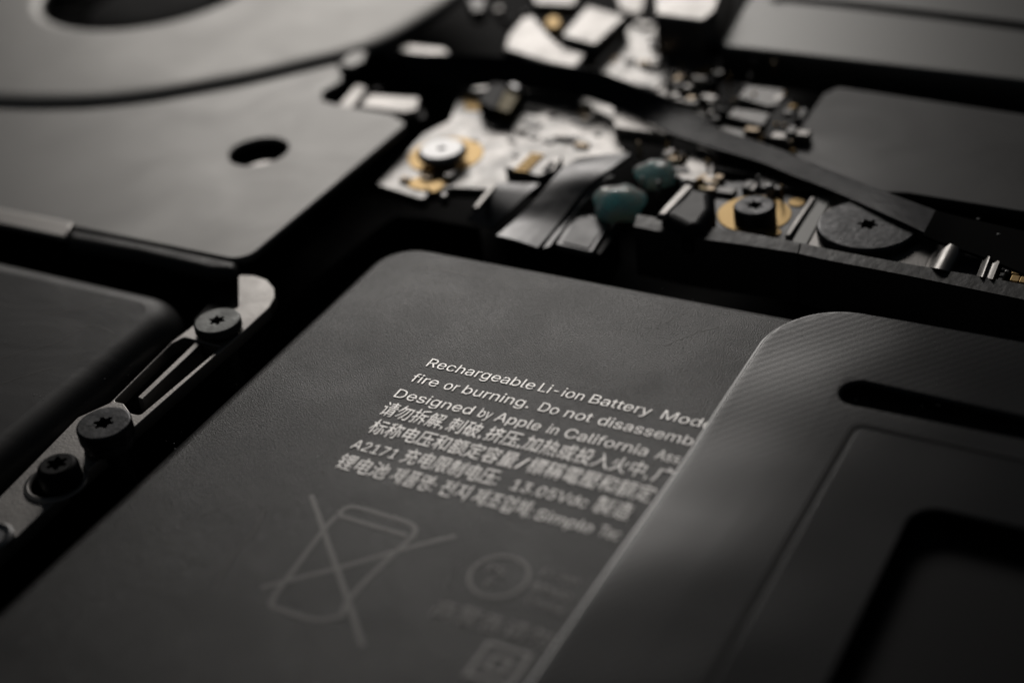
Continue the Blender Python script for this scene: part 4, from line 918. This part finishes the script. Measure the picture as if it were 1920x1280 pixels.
# edge tape along the front of the boards
up = [(1195, 402), (1300, 420), (1400, 436), (1500, 455), (1560, 468), (1700, 494), (1850, 520), (2000, 548)]
dn = [(1188, 424), (1290, 444), (1390, 458), (1495, 474), (1555, 488), (1690, 514), (1845, 546), (2000, 578)]
vs = pts3(*[(x, y, 0.03) for x, y in up])
ws = pts3(*[(x, y, 0.03) for x, y in dn])
tp = thing('edge_tape', (vs[3].x, vs[3].y, -0.5), 'crinkled grey-black tape strip along the front edge of the dark board', 'tape')
link('strip', ribbon_me(vs[:4], ws[:4], 0.35, across=5), M['tape'], tp)
q = pts3((1503, 455.5, 0.033), (1560, 468, 0.033), (1700, 494, 0.033), (1850, 520, 0.033), (2000, 548, 0.033))
q2 = pts3((1498, 475, 0.033), (1555, 488, 0.033), (1690, 514, 0.033), (1845, 546, 0.033), (2000, 578, 0.033))
link('strip', ribbon_me(q, q2, 0.35, across=5), M['tape'], tp)

# ------------------------------------------------------------------ shield and heat plate, top right
sh = thing('shield_cover', (-2.2, 9.3, -0.3), 'smudged dark graphite-coated cover plate between the heat plate and black cable', 'cover plate')
slab('plate', A(0.0, (1400, 352), (1470, 280), (1545, 175), (1572, 163), (1920, 214), (2200, 256), (2250, 450), (1700, 362)), 0.0, 0.07, M['graphite'], sh, bev=0.012,
     rad=[0.05, 0.05, 0.06, 0.05, 0, 0, 0, 0])
slab('skirt', A(-0.07, (1420, 345), (1560, 180), (2150, 265), (2200, 430), (1700, 355)), -0.072, 0.25, M['black'], sh, bev=0.01)
ht = thing('heat_plate', (-3, 10.3, -0.3), 'thick grey metal heat plate with a groove at the top right', 'heat sink')
slab('block', A(0.10, (1345, 88), (1362, 60), (1415, -20), (1500, -180), (2500, -60), (2300, 210), (1920, 152), (1400, 92)), 0.10, 0.3, M['heat'], ht, bev=0.035,
     rad=[0.05, 0.05, 0, 0, 0, 0, 0, 0], res=4)
slab('step_plate', A(0.13, (1452, -2), (1440, -60), (1500, -300), (2700, -150), (2300, 96), (1920, 42), (1600, 4), (1470, -8)), 0.13, 0.04, M['heat'], ht, bev=0.008)
slab('groove', A(0.105, (1440, 0), (1560, 12), (1760, 36), (1920, 58), (2300, 112), (2300, 96), (1920, 44), (1760, 18), (1600, 2), (1460, -14)), 0.104, 0.006, M['black'], ht, bev=0.001)

# ------------------------------------------------------------------ dust
vs, fs = [], []
spots = [(random.uniform(560, 1400), random.uniform(520, 1000), 0.003) for _ in range(60)] + [(random.uniform(0, 300), random.uniform(600, 760), 0.003) for _ in range(22)] \
    + [(random.uniform(1420, 1800), random.uniform(620, 800), ZC + 0.003) for _ in range(40)] + [(random.uniform(250, 500), random.uniform(640, 860), -0.118) for _ in range(16)] \
    + [(1835, 410, 0.075), (1872, 438, 0.075), (1773, 404, 0.075)]
for i, (x, y, z) in enumerate(spots):
    p = at(x, y, z)
    r = random.uniform(0.0018, 0.0042) if i < len(spots) - 3 else 0.012
    b0 = len(vs)
    for d in ((1, 0, 0), (-1, 0, 0), (0, 1, 0), (0, -1, 0), (0, 0, 1), (0, 0, -1)):
        q = Vector(d) * r * random.uniform(0.6, 1.3)
        q.z *= 0.35
        vs.append(p + q)
    for f in ((0, 2, 4), (2, 1, 4), (1, 3, 4), (3, 0, 4), (2, 0, 5), (1, 2, 5), (3, 1, 5), (0, 3, 5)):
        fs.append(tuple(b0 + k for k in f))
tag(link('dust', mesh(vs, fs), M['dust'], None, smooth=0), kind='stuff')
